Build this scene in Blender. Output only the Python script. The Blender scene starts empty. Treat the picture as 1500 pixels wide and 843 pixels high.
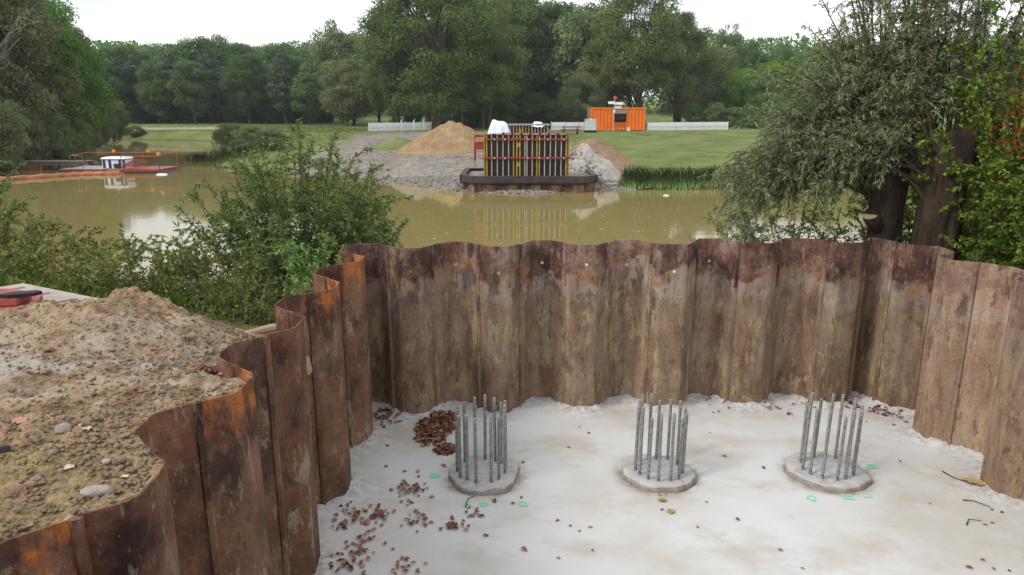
import bpy, math, random
import numpy as np
from mathutils import Vector, Matrix

random.seed(7)
RNG = np.random.default_rng(11)
scene = bpy.context.scene
COL = scene.collection
R = math.radians

# ------------------------------------------------------------------ camera
cam_d = bpy.data.cameras.new('camera')
cam = bpy.data.objects.new('camera', cam_d)
COL.objects.link(cam)
cam.location = (0, 0, 3.95)
cam.rotation_euler = (R(76), 0, 0)
cam_d.sensor_width = 36
cam_d.lens = 25.2
cam_d.clip_start = 0.05
cam_d.clip_end = 2000
scene.camera = cam

# ------------------------------------------------------------------ sky
SUN_EL, SUN_AZ = R(42), R(-118)          # azimuth from +Y, clockwise positive towards +X
world = bpy.data.worlds.new('World')
scene.world = world
world.use_nodes = True
wt = world.node_tree
wt.nodes.clear()
w_out = wt.nodes.new('ShaderNodeOutputWorld')
w_sky = wt.nodes.new('ShaderNodeTexSky')
w_sky.sky_type = 'NISHITA'
w_sky.sun_disc = False
w_sky.sun_elevation = SUN_EL
w_sky.sun_rotation = SUN_AZ
w_bg1 = wt.nodes.new('ShaderNodeBackground')
w_bg1.inputs['Strength'].default_value = 0.12
wt.links.new(w_sky.outputs[0], w_bg1.inputs['Color'])
w_tc = wt.nodes.new('ShaderNodeTexCoord')
w_map = wt.nodes.new('ShaderNodeMapping')
w_map.inputs['Scale'].default_value = (1.0, 1.0, 3.0)
wt.links.new(w_tc.outputs['Generated'], w_map.inputs['Vector'])
w_n = wt.nodes.new('ShaderNodeTexNoise')
w_n.inputs['Scale'].default_value = 2.2
w_n.inputs['Detail'].default_value = 6
w_n.inputs['Roughness'].default_value = 0.55
wt.links.new(w_map.outputs[0], w_n.inputs['Vector'])
w_r = wt.nodes.new('ShaderNodeValToRGB')
w_r.color_ramp.elements[0].position = 0.33
w_r.color_ramp.elements[0].color = (0.52, 0.59, 0.68, 1)
w_r.color_ramp.elements[1].position = 0.58
w_r.color_ramp.elements[1].color = (1.0, 1.0, 1.0, 1)
wt.links.new(w_n.outputs['Fac'], w_r.inputs['Fac'])
w_bg2 = wt.nodes.new('ShaderNodeBackground')
w_bg2.inputs['Strength'].default_value = 1.05
wt.links.new(w_r.outputs[0], w_bg2.inputs['Color'])
w_mix = wt.nodes.new('ShaderNodeMixShader')
w_mix.inputs[0].default_value = 0.88
wt.links.new(w_bg1.outputs[0], w_mix.inputs[1])
wt.links.new(w_bg2.outputs[0], w_mix.inputs[2])
wt.links.new(w_mix.outputs[0], w_out.inputs['Surface'])

# ------------------------------------------------------------------ sun
sun_d = bpy.data.lights.new('sun', 'SUN')
sun_d.energy = 1.5
sun_d.angle = R(16)
sun_d.color = (1.0, 0.96, 0.90)
sun = bpy.data.objects.new('sun', sun_d)
COL.objects.link(sun)
_d = Vector((math.sin(SUN_AZ) * math.cos(SUN_EL), math.cos(SUN_AZ) * math.cos(SUN_EL), math.sin(SUN_EL)))
sun.rotation_euler = (-_d).to_track_quat('-Z', 'Y').to_euler()
sun.location = (0, 0, 30)

scene.view_settings.view_transform = 'Standard'
scene.view_settings.look = 'None'
scene.view_settings.exposure = 0.56
scene.view_settings.gamma = 1.0
scene.view_settings.use_curve_mapping = False
scene.cycles.max_bounces = 6
scene.cycles.transparent_max_bounces = 8
scene.cycles.use_denoising = True


# ================================================================== helpers
def _h(ix, iy, iz, seed):
    n = (ix * 374761393 + iy * 668265263 + iz * 2147483647 + seed * 1274126177) & 0xFFFFFFFF
    n = ((n ^ (n >> 13)) * 1274126177) & 0xFFFFFFFF
    n = (n ^ (n >> 16)) & 0xFFFFFFFF
    return n / 4294967295.0


def vnoise(x, y, z=0.0, seed=0):
    x, y, z = np.broadcast_arrays(np.asarray(x, float), np.asarray(y, float), np.asarray(z, float))
    ix, iy, iz = np.floor(x).astype(np.int64), np.floor(y).astype(np.int64), np.floor(z).astype(np.int64)
    fx, fy, fz = x - ix, y - iy, z - iz
    fx, fy, fz = fx * fx * (3 - 2 * fx), fy * fy * (3 - 2 * fy), fz * fz * (3 - 2 * fz)
    r = 0
    for a in (0, 1):
        for b in (0, 1):
            for c in (0, 1):
                w = (fx if a else 1 - fx) * (fy if b else 1 - fy) * (fz if c else 1 - fz)
                r = r + w * _h(ix + a, iy + b, iz + c, seed)
    return r


def fbm(x, y, z=0.0, oct=4, seed=0):
    r, a, s = 0, 0.5, 1.0
    for o in range(oct):
        r = r + a * (vnoise(np.asarray(x) * s, np.asarray(y) * s, np.asarray(z) * s, seed + o) - 0.5)
        a *= 0.5
        s *= 2.03
    return r


def mesh_np(name, V, F, mats=None, mat_idx=None, smooth=False, attrs=None):
    """V (n,3); F: array (m,k) or list of arrays of different k"""
    me = bpy.data.meshes.new(name)
    V = np.asarray(V, dtype=np.float32)
    if not isinstance(F, (list, tuple)):
        F = [F]
    F = [np.asarray(f, dtype=np.int32) for f in F if len(f)]
    tot = np.concatenate([np.full(len(f), f.shape[1], np.int32) for f in F])
    idx = np.concatenate([f.ravel() for f in F])
    start = np.concatenate([[0], np.cumsum(tot)[:-1]]).astype(np.int32)
    me.vertices.add(len(V))
    me.vertices.foreach_set('co', V.ravel())
    me.loops.add(len(idx))
    me.loops.foreach_set('vertex_index', idx)
    me.polygons.add(len(tot))
    me.polygons.foreach_set('loop_start', start)
    me.polygons.foreach_set('loop_total', tot)
    if smooth:
        me.polygons.foreach_set('use_smooth', np.ones(len(tot), bool))
    for m in (mats or []):
        me.materials.append(m)
    if mat_idx is not None:
        me.polygons.foreach_set('material_index', np.asarray(mat_idx, np.int32))
    for k, (dom, arr) in (attrs or {}).items():
        at = me.attributes.new(k, 'FLOAT', dom)
        at.data.foreach_set('value', np.asarray(arr, np.float32))
    me.update(calc_edges=True)
    me.validate()
    return me


def link(name, me, parent=None, loc=(0, 0, 0), rot=(0, 0, 0), scale=None):
    o = bpy.data.objects.new(name, me)
    COL.objects.link(o)
    o.location = loc
    o.rotation_euler = rot
    if scale is not None:
        o.scale = scale
    if parent is not None:
        o.parent = parent
    return o


def tag(o, label=None, cat=None, group=None, kind=None):
    if label:
        o['label'] = label
    if cat:
        o['category'] = cat
    if group:
        o['group'] = group
    if kind:
        o['kind'] = kind
    return o


def thing(name, label, cat, loc=(0, 0, 0), rz=0.0, group=None):
    o = bpy.data.objects.new(name, None)
    COL.objects.link(o)
    o.empty_display_size = 0.2
    o.location = loc
    o.rotation_euler = (0, 0, rz)
    return tag(o, label, cat, group)


class MB:
    def __init__(s):
        s.v, s.f = [], []

    def add(s, vs, fs):
        b = len(s.v)
        s.v += [tuple(map(float, v)) for v in vs]
        s.f += [tuple(b + i for i in f) for f in fs]
        return s

    def box(s, c, d, rz=0.0, taper=1.0, rx=0.0, ry=0.0):
        M = Matrix.Rotation(rz, 3, 'Z') @ Matrix.Rotation(ry, 3, 'Y') @ Matrix.Rotation(rx, 3, 'X')
        vs = []
        for z in (-1, 1):
            k = taper if z > 0 else 1
            for x, y in ((-1, -1), (1, -1), (1, 1), (-1, 1)):
                vs.append(M @ Vector((x * d[0] / 2 * k, y * d[1] / 2 * k, z * d[2] / 2)) + Vector(c))
        return s.add(vs, [(3, 2, 1, 0), (4, 5, 6, 7), (0, 1, 5, 4), (1, 2, 6, 5), (2, 3, 7, 6), (3, 0, 4, 7)])

    def bar(s, a, b, w, h=None):
        a, b = Vector(a), Vector(b)
        h = h or w
        d = (b - a).normalized()
        u = d.cross(Vector((0, 0, 1)))
        u = Vector((1, 0, 0)) if u.length < 1e-4 else u.normalized()
        n = u.cross(d).normalized()
        vs = [p + u * (sx * w / 2) + n * (sy * h / 2) for p in (a, b) for sx, sy in ((-1, -1), (1, -1), (1, 1), (-1, 1))]
        return s.add(vs, [(3, 2, 1, 0), (4, 5, 6, 7), (0, 1, 5, 4), (1, 2, 6, 5), (2, 3, 7, 6), (3, 0, 4, 7)])

    def tube(s, pts, r, n=8, r1=None, cap=True):
        V, F = tube_np([np.array(p, float) for p in pts], r, r if r1 is None else r1, n)
        b = len(s.v)
        s.v += [tuple(v) for v in V.tolist()]
        s.f += [tuple(int(b + i) for i in f) for f in F]
        if cap:
            s.f.append(tuple(b + i for i in range(n))[::-1])
            s.f.append(tuple(b + len(V) - n + i for i in range(n)))
        return s

    def prism(s, poly, z0, z1):
        n = len(poly)
        vs = [(p[0], p[1], z0) for p in poly] + [(p[0], p[1], z1) for p in poly]
        fs = [tuple(range(n))[::-1], tuple(range(n, 2 * n))] + [(i, (i + 1) % n, n + (i + 1) % n, n + i) for i in range(n)]
        return s.add(vs, fs)

    def mesh(s, name, mat, smooth=False):
        me = bpy.data.meshes.new(name)
        me.from_pydata(s.v, [], s.f)
        me.materials.append(mat)
        if smooth:
            me.polygons.foreach_set('use_smooth', [True] * len(s.f))
        me.update()
        return me

    def build(s, name, mat, parent=None, loc=(0, 0, 0), rz=0.0, smooth=False):
        return link(name, s.mesh(name, mat, smooth), parent, loc, (0, 0, rz))


def tube_np(P, r0, r1, n=4):
    P = np.asarray(P, float)
    m = len(P)
    T = np.gradient(P, axis=0)
    T /= np.linalg.norm(T, axis=1, keepdims=True) + 1e-9
    ref = np.where(np.abs(T[:, 2:3]) > 0.9, np.array([[1.0, 0, 0]]), np.array([[0, 0, 1.0]]))
    U = np.cross(T, ref)
    U /= np.linalg.norm(U, axis=1, keepdims=True) + 1e-9
    W = np.cross(T, U)
    rad = np.linspace(r0, r1, m)[:, None, None] if np.isscalar(r0) else np.asarray(r0)[:, None, None]
    a = np.linspace(0, 2 * np.pi, n, endpoint=False)
    V = P[:, None, :] + rad * (np.cos(a)[None, :, None] * U[:, None, :] + np.sin(a)[None, :, None] * W[:, None, :])
    i = np.arange(m - 1)[:, None] * n
    j = np.arange(n)[None, :]
    j2 = (j + 1) % n
    F = np.stack([i + j, i + j2, i + n + j2, i + n + j], -1).reshape(-1, 4)
    return V.reshape(-1, 3), F


class Acc:
    """collects numpy pieces"""
    def __init__(s):
        s.V, s.F, s.n, s.a = [], [], 0, []

    def add(s, V, F, a=0.5):
        s.V.append(V)
        s.F.append(F + s.n)
        s.n += len(V)
        s.a.append(np.broadcast_to(np.asarray(a, float), (len(F),)))

    def mesh(s, name, mats, smooth=False):
        return mesh_np(name, np.concatenate(s.V), np.concatenate(s.F), mats, smooth=smooth,
                       attrs={'tint': ('FACE', np.concatenate(s.a))})


def unit(v):
    return v / (np.linalg.norm(v, axis=-1, keepdims=True) + 1e-9)


def leaves_np(C, D, Nn, ln, wd, rng, fold=0.25):
    """rhombic leaves: centre C, direction D, approximate normal Nn"""
    n = len(C)
    D = unit(D)
    S = unit(np.cross(D, Nn))
    N2 = np.cross(S, D)
    L = (ln * rng.uniform(0.65, 1.3, n))[:, None]
    W = (wd * rng.uniform(0.65, 1.3, n))[:, None]
    v0 = C - D * L * 0.5
    v1 = C + S * W * 0.5 + N2 * W * fold - D * L * 0.06
    v2 = C + D * L * 0.5 - N2 * L * 0.10
    v3 = C - S * W * 0.5 + N2 * W * fold - D * L * 0.06
    V = np.stack([v0, v1, v2, v3], 1).reshape(-1, 3)
    F = np.arange(4 * n).reshape(-1, 4)
    return V, F


# ------------------------------------------------------------------ node helpers
class NT:
    def __init__(s, name):
        s.m = bpy.data.materials.new(name)
        s.m.use_nodes = True
        s.t = s.m.node_tree
        s.t.nodes.clear()
        s.out = s.t.nodes.new('ShaderNodeOutputMaterial')
        s._pos = None

    def n(s, typ, **kw):
        nd = s.t.nodes.new(typ)
        for k, v in kw.items():
            setattr(nd, k, v)
        return nd

    def put(s, sock, v):
        if isinstance(v, bpy.types.NodeSocket):
            s.t.links.new(v, sock)
        elif isinstance(v, (tuple, list)) and sock.type == 'RGBA':
            sock.default_value = (*v[:3], 1)
        else:
            sock.default_value = v

    def pos(s):
        if s._pos is None:
            s._pos = s.n('ShaderNodeNewGeometry').outputs['Position']
        return s._pos

    def obj(s):
        return s.n('ShaderNodeTexCoord').outputs['Object']

    def map(s, vec, scale=(1, 1, 1), loc=(0, 0, 0)):
        nd = s.n('ShaderNodeMapping')
        s.put(nd.inputs['Vector'], vec)
        s.put(nd.inputs['Scale'], scale)
        s.put(nd.inputs['Location'], loc)
        return nd.outputs[0]

    def noise(s, scale, detail=4, rough=0.55, vec=None, dist=0.0):
        nd = s.n('ShaderNodeTexNoise')
        s.put(nd.inputs['Vector'], vec if vec is not None else s.pos())
        s.put(nd.inputs['Scale'], scale)
        nd.inputs['Detail'].default_value = detail
        nd.inputs['Roughness'].default_value = rough
        nd.inputs['Distortion'].default_value = dist
        return nd.outputs['Fac']

    def voro(s, scale, vec=None, feature='F1', out='Distance'):
        nd = s.n('ShaderNodeTexVoronoi', feature=feature)
        s.put(nd.inputs['Vector'], vec if vec is not None else s.pos())
        s.put(nd.inputs['Scale'], scale)
        return nd.outputs[out]

    def ramp(s, fac, stops, interp='LINEAR'):
        nd = s.n('ShaderNodeValToRGB')
        cr = nd.color_ramp
        cr.interpolation = interp
        while len(cr.elements) < len(stops):
            cr.elements.new(0.5)
        for e, (p, c) in zip(cr.elements, stops):
            e.position = p
            e.color = (c, c, c, 1) if not isinstance(c, (tuple, list)) else (*c[:3], 1)
        s.put(nd.inputs['Fac'], fac)
        return nd.outputs['Color']

    def step(s, fac, a, b):
        nd = s.n('ShaderNodeMapRange')
        nd.clamp = True
        s.put(nd.inputs['Value'], fac)
        nd.inputs['From Min'].default_value = a
        nd.inputs['From Max'].default_value = b
        return nd.outputs['Result']

    def mix(s, fac, a, b, mode='MIX'):
        nd = s.n('ShaderNodeMix', data_type='RGBA', blend_type=mode)
        s.put(nd.inputs[0], fac)
        s.put(nd.inputs[6], a)
        s.put(nd.inputs[7], b)
        return nd.outputs[2]

    def math(s, op, a, b=0.0):
        nd = s.n('ShaderNodeMath', operation=op)
        s.put(nd.inputs[0], a)
        s.put(nd.inputs[1], b)
        return nd.outputs[0]

    def sep(s, vec):
        return s.n('ShaderNodeSeparateXYZ'), vec

    def xyz(s, vec=None):
        nd = s.n('ShaderNodeSeparateXYZ')
        s.put(nd.inputs[0], vec if vec is not None else s.pos())
        return nd.outputs

    def attr(s, name, typ='GEOMETRY'):
        nd = s.n('ShaderNodeAttribute', attribute_type=typ, attribute_name=name)
        return nd.outputs['Fac']

    def rand(s):
        return s.n('ShaderNodeObjectInfo').outputs['Random']

    def bump(s, h, strength=0.5, dist=0.02):
        nd = s.n('ShaderNodeBump')
        s.put(nd.inputs['Height'], h)
        nd.inputs['Strength'].default_value = strength
        nd.inputs['Distance'].default_value = dist
        return nd.outputs[0]

    def bsdf(s, col, rough=0.8, normal=None, metal=0.0, spec=0.3, link_out=True):
        b = s.n('ShaderNodeBsdfPrincipled')
        s.put(b.inputs['Base Color'], col)
        s.put(b.inputs['Roughness'], rough)
        b.inputs['Metallic'].default_value = metal
        b.inputs['Specular IOR Level'].default_value = spec
        if normal is not None:
            s.put(b.inputs['Normal'], normal)
        if link_out:
            s.t.links.new(b.outputs[0], s.out.inputs['Surface'])
        return b


def plain(name, col, rough=0.6, var=0.25, scale=6.0, metal=0.0, spec=0.3, dirt=None):
    t = NT(name)
    f = t.noise(scale, 5, 0.6, vec=t.obj())
    dark = tuple(c * (1 - var) for c in col)
    lite = tuple(min(1, c * (1 + var)) for c in col)
    c = t.mix(t.step(f, 0.3, 0.7), dark, lite)
    if dirt:
        c = t.mix(t.math('MULTIPLY', t.step(t.noise(scale * 0.6, 6, 0.7, vec=t.obj()), 0.48, 0.68), 0.8), c, dirt)
    t.bsdf(c, rough, t.bump(f, 0.25, 0.01), metal, spec)
    return t.m


def leaf_mat(name, dark, lite, odd=None, odd_at=0.97, trans=0.28, rough=0.55):
    """foliage: colour differs from leaf to leaf (tint) and from plant to plant"""
    t = NT(name)
    tint = t.attr('tint')
    c = t.mix(tint, dark, lite)
    c = t.mix(t.math('MULTIPLY', t.rand(), 0.35), c, tuple(0.5 * (a + b) * 1.2 for a, b in zip(dark, lite)))
    if odd is not None:
        c = t.mix(t.step(tint, odd_at, odd_at + 0.01), c, odd)
    hv = t.n('ShaderNodeHueSaturation')
    t.put(hv.inputs['Hue'], t.math('ADD', t.math('MULTIPLY', t.rand(), 0.05), 0.478))
    hv.inputs['Saturation'].default_value = 1.2
    t.put(hv.inputs['Value'], t.math('ADD', t.math('MULTIPLY', t.math('FRACT', t.math('MULTIPLY', t.rand(), 7.0)), 0.55), 0.84))
    t.put(hv.inputs['Color'], c)
    c = hv.outputs[0]
    b = t.bsdf(c, rough, spec=0.25, link_out=False)
    tr = t.n('ShaderNodeBsdfTranslucent')
    t.put(tr.inputs['Color'], t.mix(0.5, c, (0.12, 0.17, 0.03)))
    ms = t.n('ShaderNodeMixShader')
    ms.inputs[0].default_value = trans
    t.t.links.new(b.outputs[0], ms.inputs[1])
    t.t.links.new(tr.outputs[0], ms.inputs[2])
    t.t.links.new(ms.outputs[0], t.out.inputs['Surface'])
    return t.m


# ================================================================== materials
def make_rust():
    t = NT('rusty_sheet_steel')
    rnd = t.rand()
    z = t.xyz()[2]
    off = t.n('ShaderNodeCombineXYZ')
    t.put(off.inputs[0], t.math('MULTIPLY', rnd, 37.0))
    t.put(off.inputs[1], t.math('MULTIPLY', rnd, 11.0))
    va = t.n('ShaderNodeVectorMath', operation='ADD')
    t.put(va.inputs[0], t.pos())
    t.put(va.inputs[1], off.outputs[0])
    vec = va.outputs[0]
    streak = t.noise(1.0, 7, 0.62, vec=t.map(vec, (6.5, 6.5, 0.8)), dist=0.5)
    blot = t.noise(2.3, 8, 0.62, vec=vec)
    fine = t.noise(26, 6, 0.7, vec=vec)
    # dark rust of the upper part
    top = t.ramp(t.math('ADD', t.math('MULTIPLY', blot, 0.75), t.math('MULTIPLY', fine, 0.25)),
                 [(0.36, (0.032, 0.015, 0.013)), (0.45, (0.092, 0.043, 0.032)), (0.53, (0.165, 0.090, 0.064)), (0.63, (0.26, 0.185, 0.148))])
    top = t.mix(t.math('MULTIPLY', t.step(streak, 0.56, 0.72), 0.5), top, (0.30, 0.23, 0.19))
    # silted middle
    mid = t.ramp(t.math('ADD', t.math('MULTIPLY', streak, 0.5), t.math('MULTIPLY', blot, 0.5)),
                 [(0.34, (0.12, 0.072, 0.050)), (0.46, (0.235, 0.170, 0.130)), (0.58, (0.33, 0.27, 0.22))])
    # muddy lower part: brown with ochre smears
    low = t.ramp(t.math('ADD', t.math('MULTIPLY', streak, 0.5), t.math('MULTIPLY', t.noise(3.3, 8, 0.66, vec=t.map(vec, (1, 1, 0.6), (6, 1, 4))), 0.5)), [(0.32, (0.080, 0.042, 0.028)), (0.44, (0.175, 0.105, 0.066)), (0.55, (0.245, 0.170, 0.115)), (0.70, (0.34, 0.265, 0.185))])
    flake = t.noise(3.1, 10, 0.72, vec=t.map(vec, (1.6, 1.6, 0.75)))
    low = t.mix(t.math('MULTIPLY', t.step(flake, 0.545, 0.585), 0.8), low, (0.34, 0.265, 0.135))
    flake2 = t.noise(4.7, 9, 0.7, vec=t.map(vec, (1.8, 1.8, 0.6), (7, 3, 1)))
    low = t.mix(t.math('MULTIPLY', t.step(flake2, 0.58, 0.62), 0.75), low, (0.26, 0.225, 0.18))
    # heights of the bands wander
    edge = t.math('ADD', t.math('MULTIPLY', t.noise(1.6, 7, 0.68, vec=vec), 0.95), t.math('MULTIPLY', rnd, 0.34))
    zz = t.math('ADD', z, t.math('MULTIPLY', edge, -1.0))
    c = t.mix(t.step(zz, 0.80, 0.98), low, mid)
    c = t.mix(t.step(zz, 1.20, 1.26), c, top)
    # orange rust band under the dark zone
    band = t.math('MULTIPLY', t.step(zz, 1.02, 1.14), t.math('SUBTRACT', 1.0, t.step(zz, 1.20, 1.32)))
    c = t.mix(t.math('MULTIPLY', band, t.step(blot, 0.44, 0.62)), c, (0.24, 0.115, 0.045))
    # per wall tone: dark walls and pale walls
    tone = t.attr('tone', 'OBJECT')
    c = t.mix(t.math('MULTIPLY', tone, 0.62), c, t.mix(t.step(streak, 0.3, 0.7), (0.23, 0.135, 0.085), (0.41, 0.30, 0.215)))
    dk = t.attr('dark', 'OBJECT')
    dc = t.ramp(blot, [(0.36, (0.030, 0.012, 0.009)), (0.47, (0.118, 0.048, 0.026)), (0.57, (0.175, 0.082, 0.043)), (0.69, (0.225, 0.130, 0.072))])
    sm = t.noise(2.6, 9, 0.66, vec=t.map(vec, (2.0, 2.0, 1.0), (3, 9, 5)))
    dc = t.mix(t.math('MULTIPLY', t.math('MULTIPLY', t.step(sm, 0.565, 0.60), t.math('SUBTRACT', 1.0, t.step(z, 1.5, 2.0))), 0.7), dc, (0.33, 0.28, 0.22))
    c = t.mix(t.math('MULTIPLY', dk, 0.85), c, dc)
    # fresh orange rust near the burnt top edge of some piles
    orr = t.math('MULTIPLY', t.attr('orange', 'OBJECT'), t.step(t.math('ADD', z, t.math('MULTIPLY', t.noise(3.0, 5, 0.6, vec=vec), 0.55)), 2.20, 2.42))
    c = t.mix(t.math('MULTIPLY', orr, t.step(t.noise(4.0, 4, 0.6, vec=vec), 0.43, 0.56)), c, (0.36, 0.115, 0.026))
    dots = t.step(t.noise(55, 3, 0.6, vec=vec), 0.70, 0.74)
    c = t.mix(t.math('MULTIPLY', dots, 0.5), c, (0.33, 0.28, 0.22))
    # wet dark stains below the top, scabs and scratches
    stain = t.math('MULTIPLY', t.step(t.noise(2.4, 7, 0.6, vec=t.map(vec, (1.3, 1.3, 0.8), (2, 5, 9))), 0.545, 0.585), t.step(z, 1.35, 1.75))
    c = t.mix(t.math('MULTIPLY', stain, 0.62), c, (0.028, 0.017, 0.015))
    scab = t.noise(9.0, 9, 0.75, vec=t.map(vec, (1.5, 1.5, 0.5), (1, 2, 3)))
    c = t.mix(t.math('MULTIPLY', t.step(scab, 0.57, 0.60), 0.55), c, (0.055, 0.032, 0.022))
    c = t.mix(t.math('MULTIPLY', t.math('SUBTRACT', 1.0, t.step(scab, 0.395, 0.42)), 0.5), c, (0.30, 0.24, 0.17))
    grain = t.noise(75, 5, 0.8, vec=vec)
    gm = t.math('ADD', t.math('MULTIPLY', t.step(t.math('ADD', t.math('MULTIPLY', grain, 0.6), t.math('MULTIPLY', fine, 0.4)), 0.33, 0.67), 0.8), 0.6)
    gm = t.math('MULTIPLY', gm, t.math('ADD', t.math('MULTIPLY', rnd, 0.35), 0.83))
    gmc = t.n('ShaderNodeCombineColor')
    for k_ in range(3):
        t.put(gmc.inputs[k_], gm)
    c = t.mix(1.0, c, gmc.outputs[0], 'MULTIPLY')
    hgt = t.math('ADD', t.math('MULTIPLY', fine, 0.6), t.math('ADD', t.math('MULTIPLY', streak, 0.5), t.math('MULTIPLY', flake, 0.8)))
    t.bsdf(c, t.ramp(fine, [(0.3, 0.62), (0.7, 0.9)]), t.bump(hgt, 0.8, 0.015), 0.0, 0.22)
    return t.m


def make_concrete_floor():
    t = NT('pale_concrete')
    big = t.noise(0.55, 5, 0.55)
    mid = t.noise(2.1, 7, 0.6)
    fine = t.noise(34, 6, 0.7)
    c = t.ramp(big, [(0.34, (0.48, 0.455, 0.415)), (0.5, (0.545, 0.538, 0.52)), (0.64, (0.58, 0.583, 0.585))])
    st = t.noise(0.9, 6, 0.62, vec=t.map(t.pos(), (1, 1.5, 1), (5, 2, 0)))
    c = t.mix(t.math('MULTIPLY', t.step(st, 0.50, 0.66), 0.6), c, (0.41, 0.355, 0.275))
    st2 = t.noise(2.2, 6, 0.62, vec=t.map(t.pos(), (1, 1.3, 1), (15, 7, 0)))
    c = t.mix(t.math('MULTIPLY', t.step(st2, 0.59, 0.70), 0.35), c, (0.36, 0.29, 0.20))
    c = t.mix(t.math('MULTIPLY', t.step(mid, 0.54, 0.68), 0.45), c, (0.56, 0.56, 0.555))
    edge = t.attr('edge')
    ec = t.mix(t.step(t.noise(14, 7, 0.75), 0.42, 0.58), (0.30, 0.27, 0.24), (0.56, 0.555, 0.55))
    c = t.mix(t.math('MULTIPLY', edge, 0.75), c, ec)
    c = t.mix(t.math('MULTIPLY', t.step(t.noise(48, 3, 0.6), 0.67, 0.72), 0.5), c, (0.26, 0.23, 0.20))
    c = t.mix(t.math('MULTIPLY', t.attr('ring'), t.step(t.noise(5, 6, 0.7), 0.36, 0.6)), c, (0.27, 0.205, 0.13))
    h = t.math('ADD', t.math('MULTIPLY', fine, 0.3), t.math('MULTIPLY', t.noise(9, 7, 0.7), t.math('ADD', 0.25, t.math('MULTIPLY', edge, 1.6))))
    t.bsdf(c, 0.85, t.bump(h, 0.45, 0.02), 0, 0.2)
    return t.m


def make_soil():
    t = NT('excavated_soil')
    x, y, z = t.xyz()
    big = t.noise(0.8, 5, 0.6)
    mid = t.noise(4.0, 7, 0.65)
    fine = t.noise(30, 7, 0.75)
    grit = t.voro(42)
    c = t.ramp(t.math('ADD', t.math('MULTIPLY', mid, 0.6), t.math('MULTIPLY', fine, 0.4)),
               [(0.36, (0.14, 0.086, 0.047)), (0.45, (0.285, 0.190, 0.108)), (0.54, (0.39, 0.275, 0.165)), (0.65, (0.49, 0.39, 0.27))])
    # pale lime-grey sand spread over part of it (attribute) and yellow sand by the wall
    pale = t.ramp(fine, [(0.3, (0.27, 0.23, 0.185)), (0.55, (0.43, 0.385, 0.33)), (0.75, (0.54, 0.50, 0.45))])
    c = t.mix(t.math('MULTIPLY', t.attr('pale'), t.step(t.math('ADD', mid, t.math('MULTIPLY', big, 0.4)), 0.58, 0.74)), c, pale)
    yel = t.ramp(fine, [(0.36, (0.15, 0.105, 0.040)), (0.5, (0.30, 0.225, 0.095)), (0.64, (0.42, 0.345, 0.19))])
    c = t.mix(t.math('MULTIPLY', t.attr('yellow'), t.step(mid, 0.45, 0.58)), c, yel)
    c = t.mix(t.math('MULTIPLY', t.step(t.noise(2.6, 6, 0.65, vec=t.map(t.pos(), (1, 1, 1), (4, 8, 2))), 0.56, 0.66), 0.55), c, (0.115, 0.078, 0.052))
    green = t.mix(t.noise(18, 5, 0.7), (0.035, 0.050, 0.014), (0.12, 0.13, 0.045))
    c = t.mix(t.math('MULTIPLY', t.attr('grass'), t.step(t.math('ADD', mid, t.math('MULTIPLY', fine, 0.3)), 0.40, 0.62)), c, green)
    h = t.math('ADD', t.math('MULTIPLY', fine, 0.8), t.math('MULTIPLY', t.math('SUBTRACT', 1.0, grit), 0.5))
    t.bsdf(c, 0.95, t.bump(h, 0.9, 0.03), 0, 0.1)
    return t.m


def make_heap(name, a, b, c3, scale=3.0, bd=0.05):
    t = NT(name)
    f = t.noise(scale, 8, 0.68)
    g = t.noise(scale * 9, 5, 0.7)
    c = t.ramp(t.math('ADD', t.math('MULTIPLY', f, 0.65), t.math('MULTIPLY', g, 0.35)), [(0.32, a), (0.5, b), (0.68, c3)])
    t.bsdf(c, 0.95, t.bump(t.math('ADD', t.math('MULTIPLY', g, 0.5), f), 0.9, bd), 0, 0.1)
    return t.m


def make_terrain():
    t = NT('bank_ground')
    f = t.noise(0.35, 6, 0.62)
    g = t.noise(3.5, 7, 0.72)
    gr = t.ramp(t.math('ADD', t.math('MULTIPLY', f, 0.55), t.math('MULTIPLY', g, 0.45)),
                [(0.36, (0.085, 0.115, 0.032)), (0.5, (0.16, 0.205, 0.062)), (0.62, (0.245, 0.255, 0.105))])
    dry = t.noise(0.9, 6, 0.66, vec=t.map(t.pos(), (0.45, 1.4, 1)))
    gr = t.mix(t.math('MULTIPLY', t.step(dry, 0.53, 0.68), 0.75), gr, (0.215, 0.165, 0.085))
    gv = t.ramp(t.math('ADD', t.math('MULTIPLY', t.noise(0.8, 6, 0.65), 0.5), t.math('MULTIPLY', t.noise(7, 6, 0.75), 0.5)),
                [(0.33, (0.15, 0.125, 0.10)), (0.5, (0.27, 0.235, 0.20)), (0.66, (0.40, 0.36, 0.31))])
    m = t.step(t.math('ADD', t.attr('gravel'), t.math('MULTIPLY', t.math('SUBTRACT', t.noise(0.6, 6, 0.65), 0.5), 0.9)), 0.42, 0.60)
    c = t.mix(m, gr, gv)
    wet = t.step(t.xyz()[2], -0.42, -0.52)
    c = t.mix(t.math('MULTIPLY', wet, 0.6), c, (0.085, 0.068, 0.040))
    t.bsdf(c, 0.95, t.bump(t.math('ADD', g, t.noise(14, 4, 0.7)), 0.9, 0.08), 0, 0.1)
    return t.m


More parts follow.
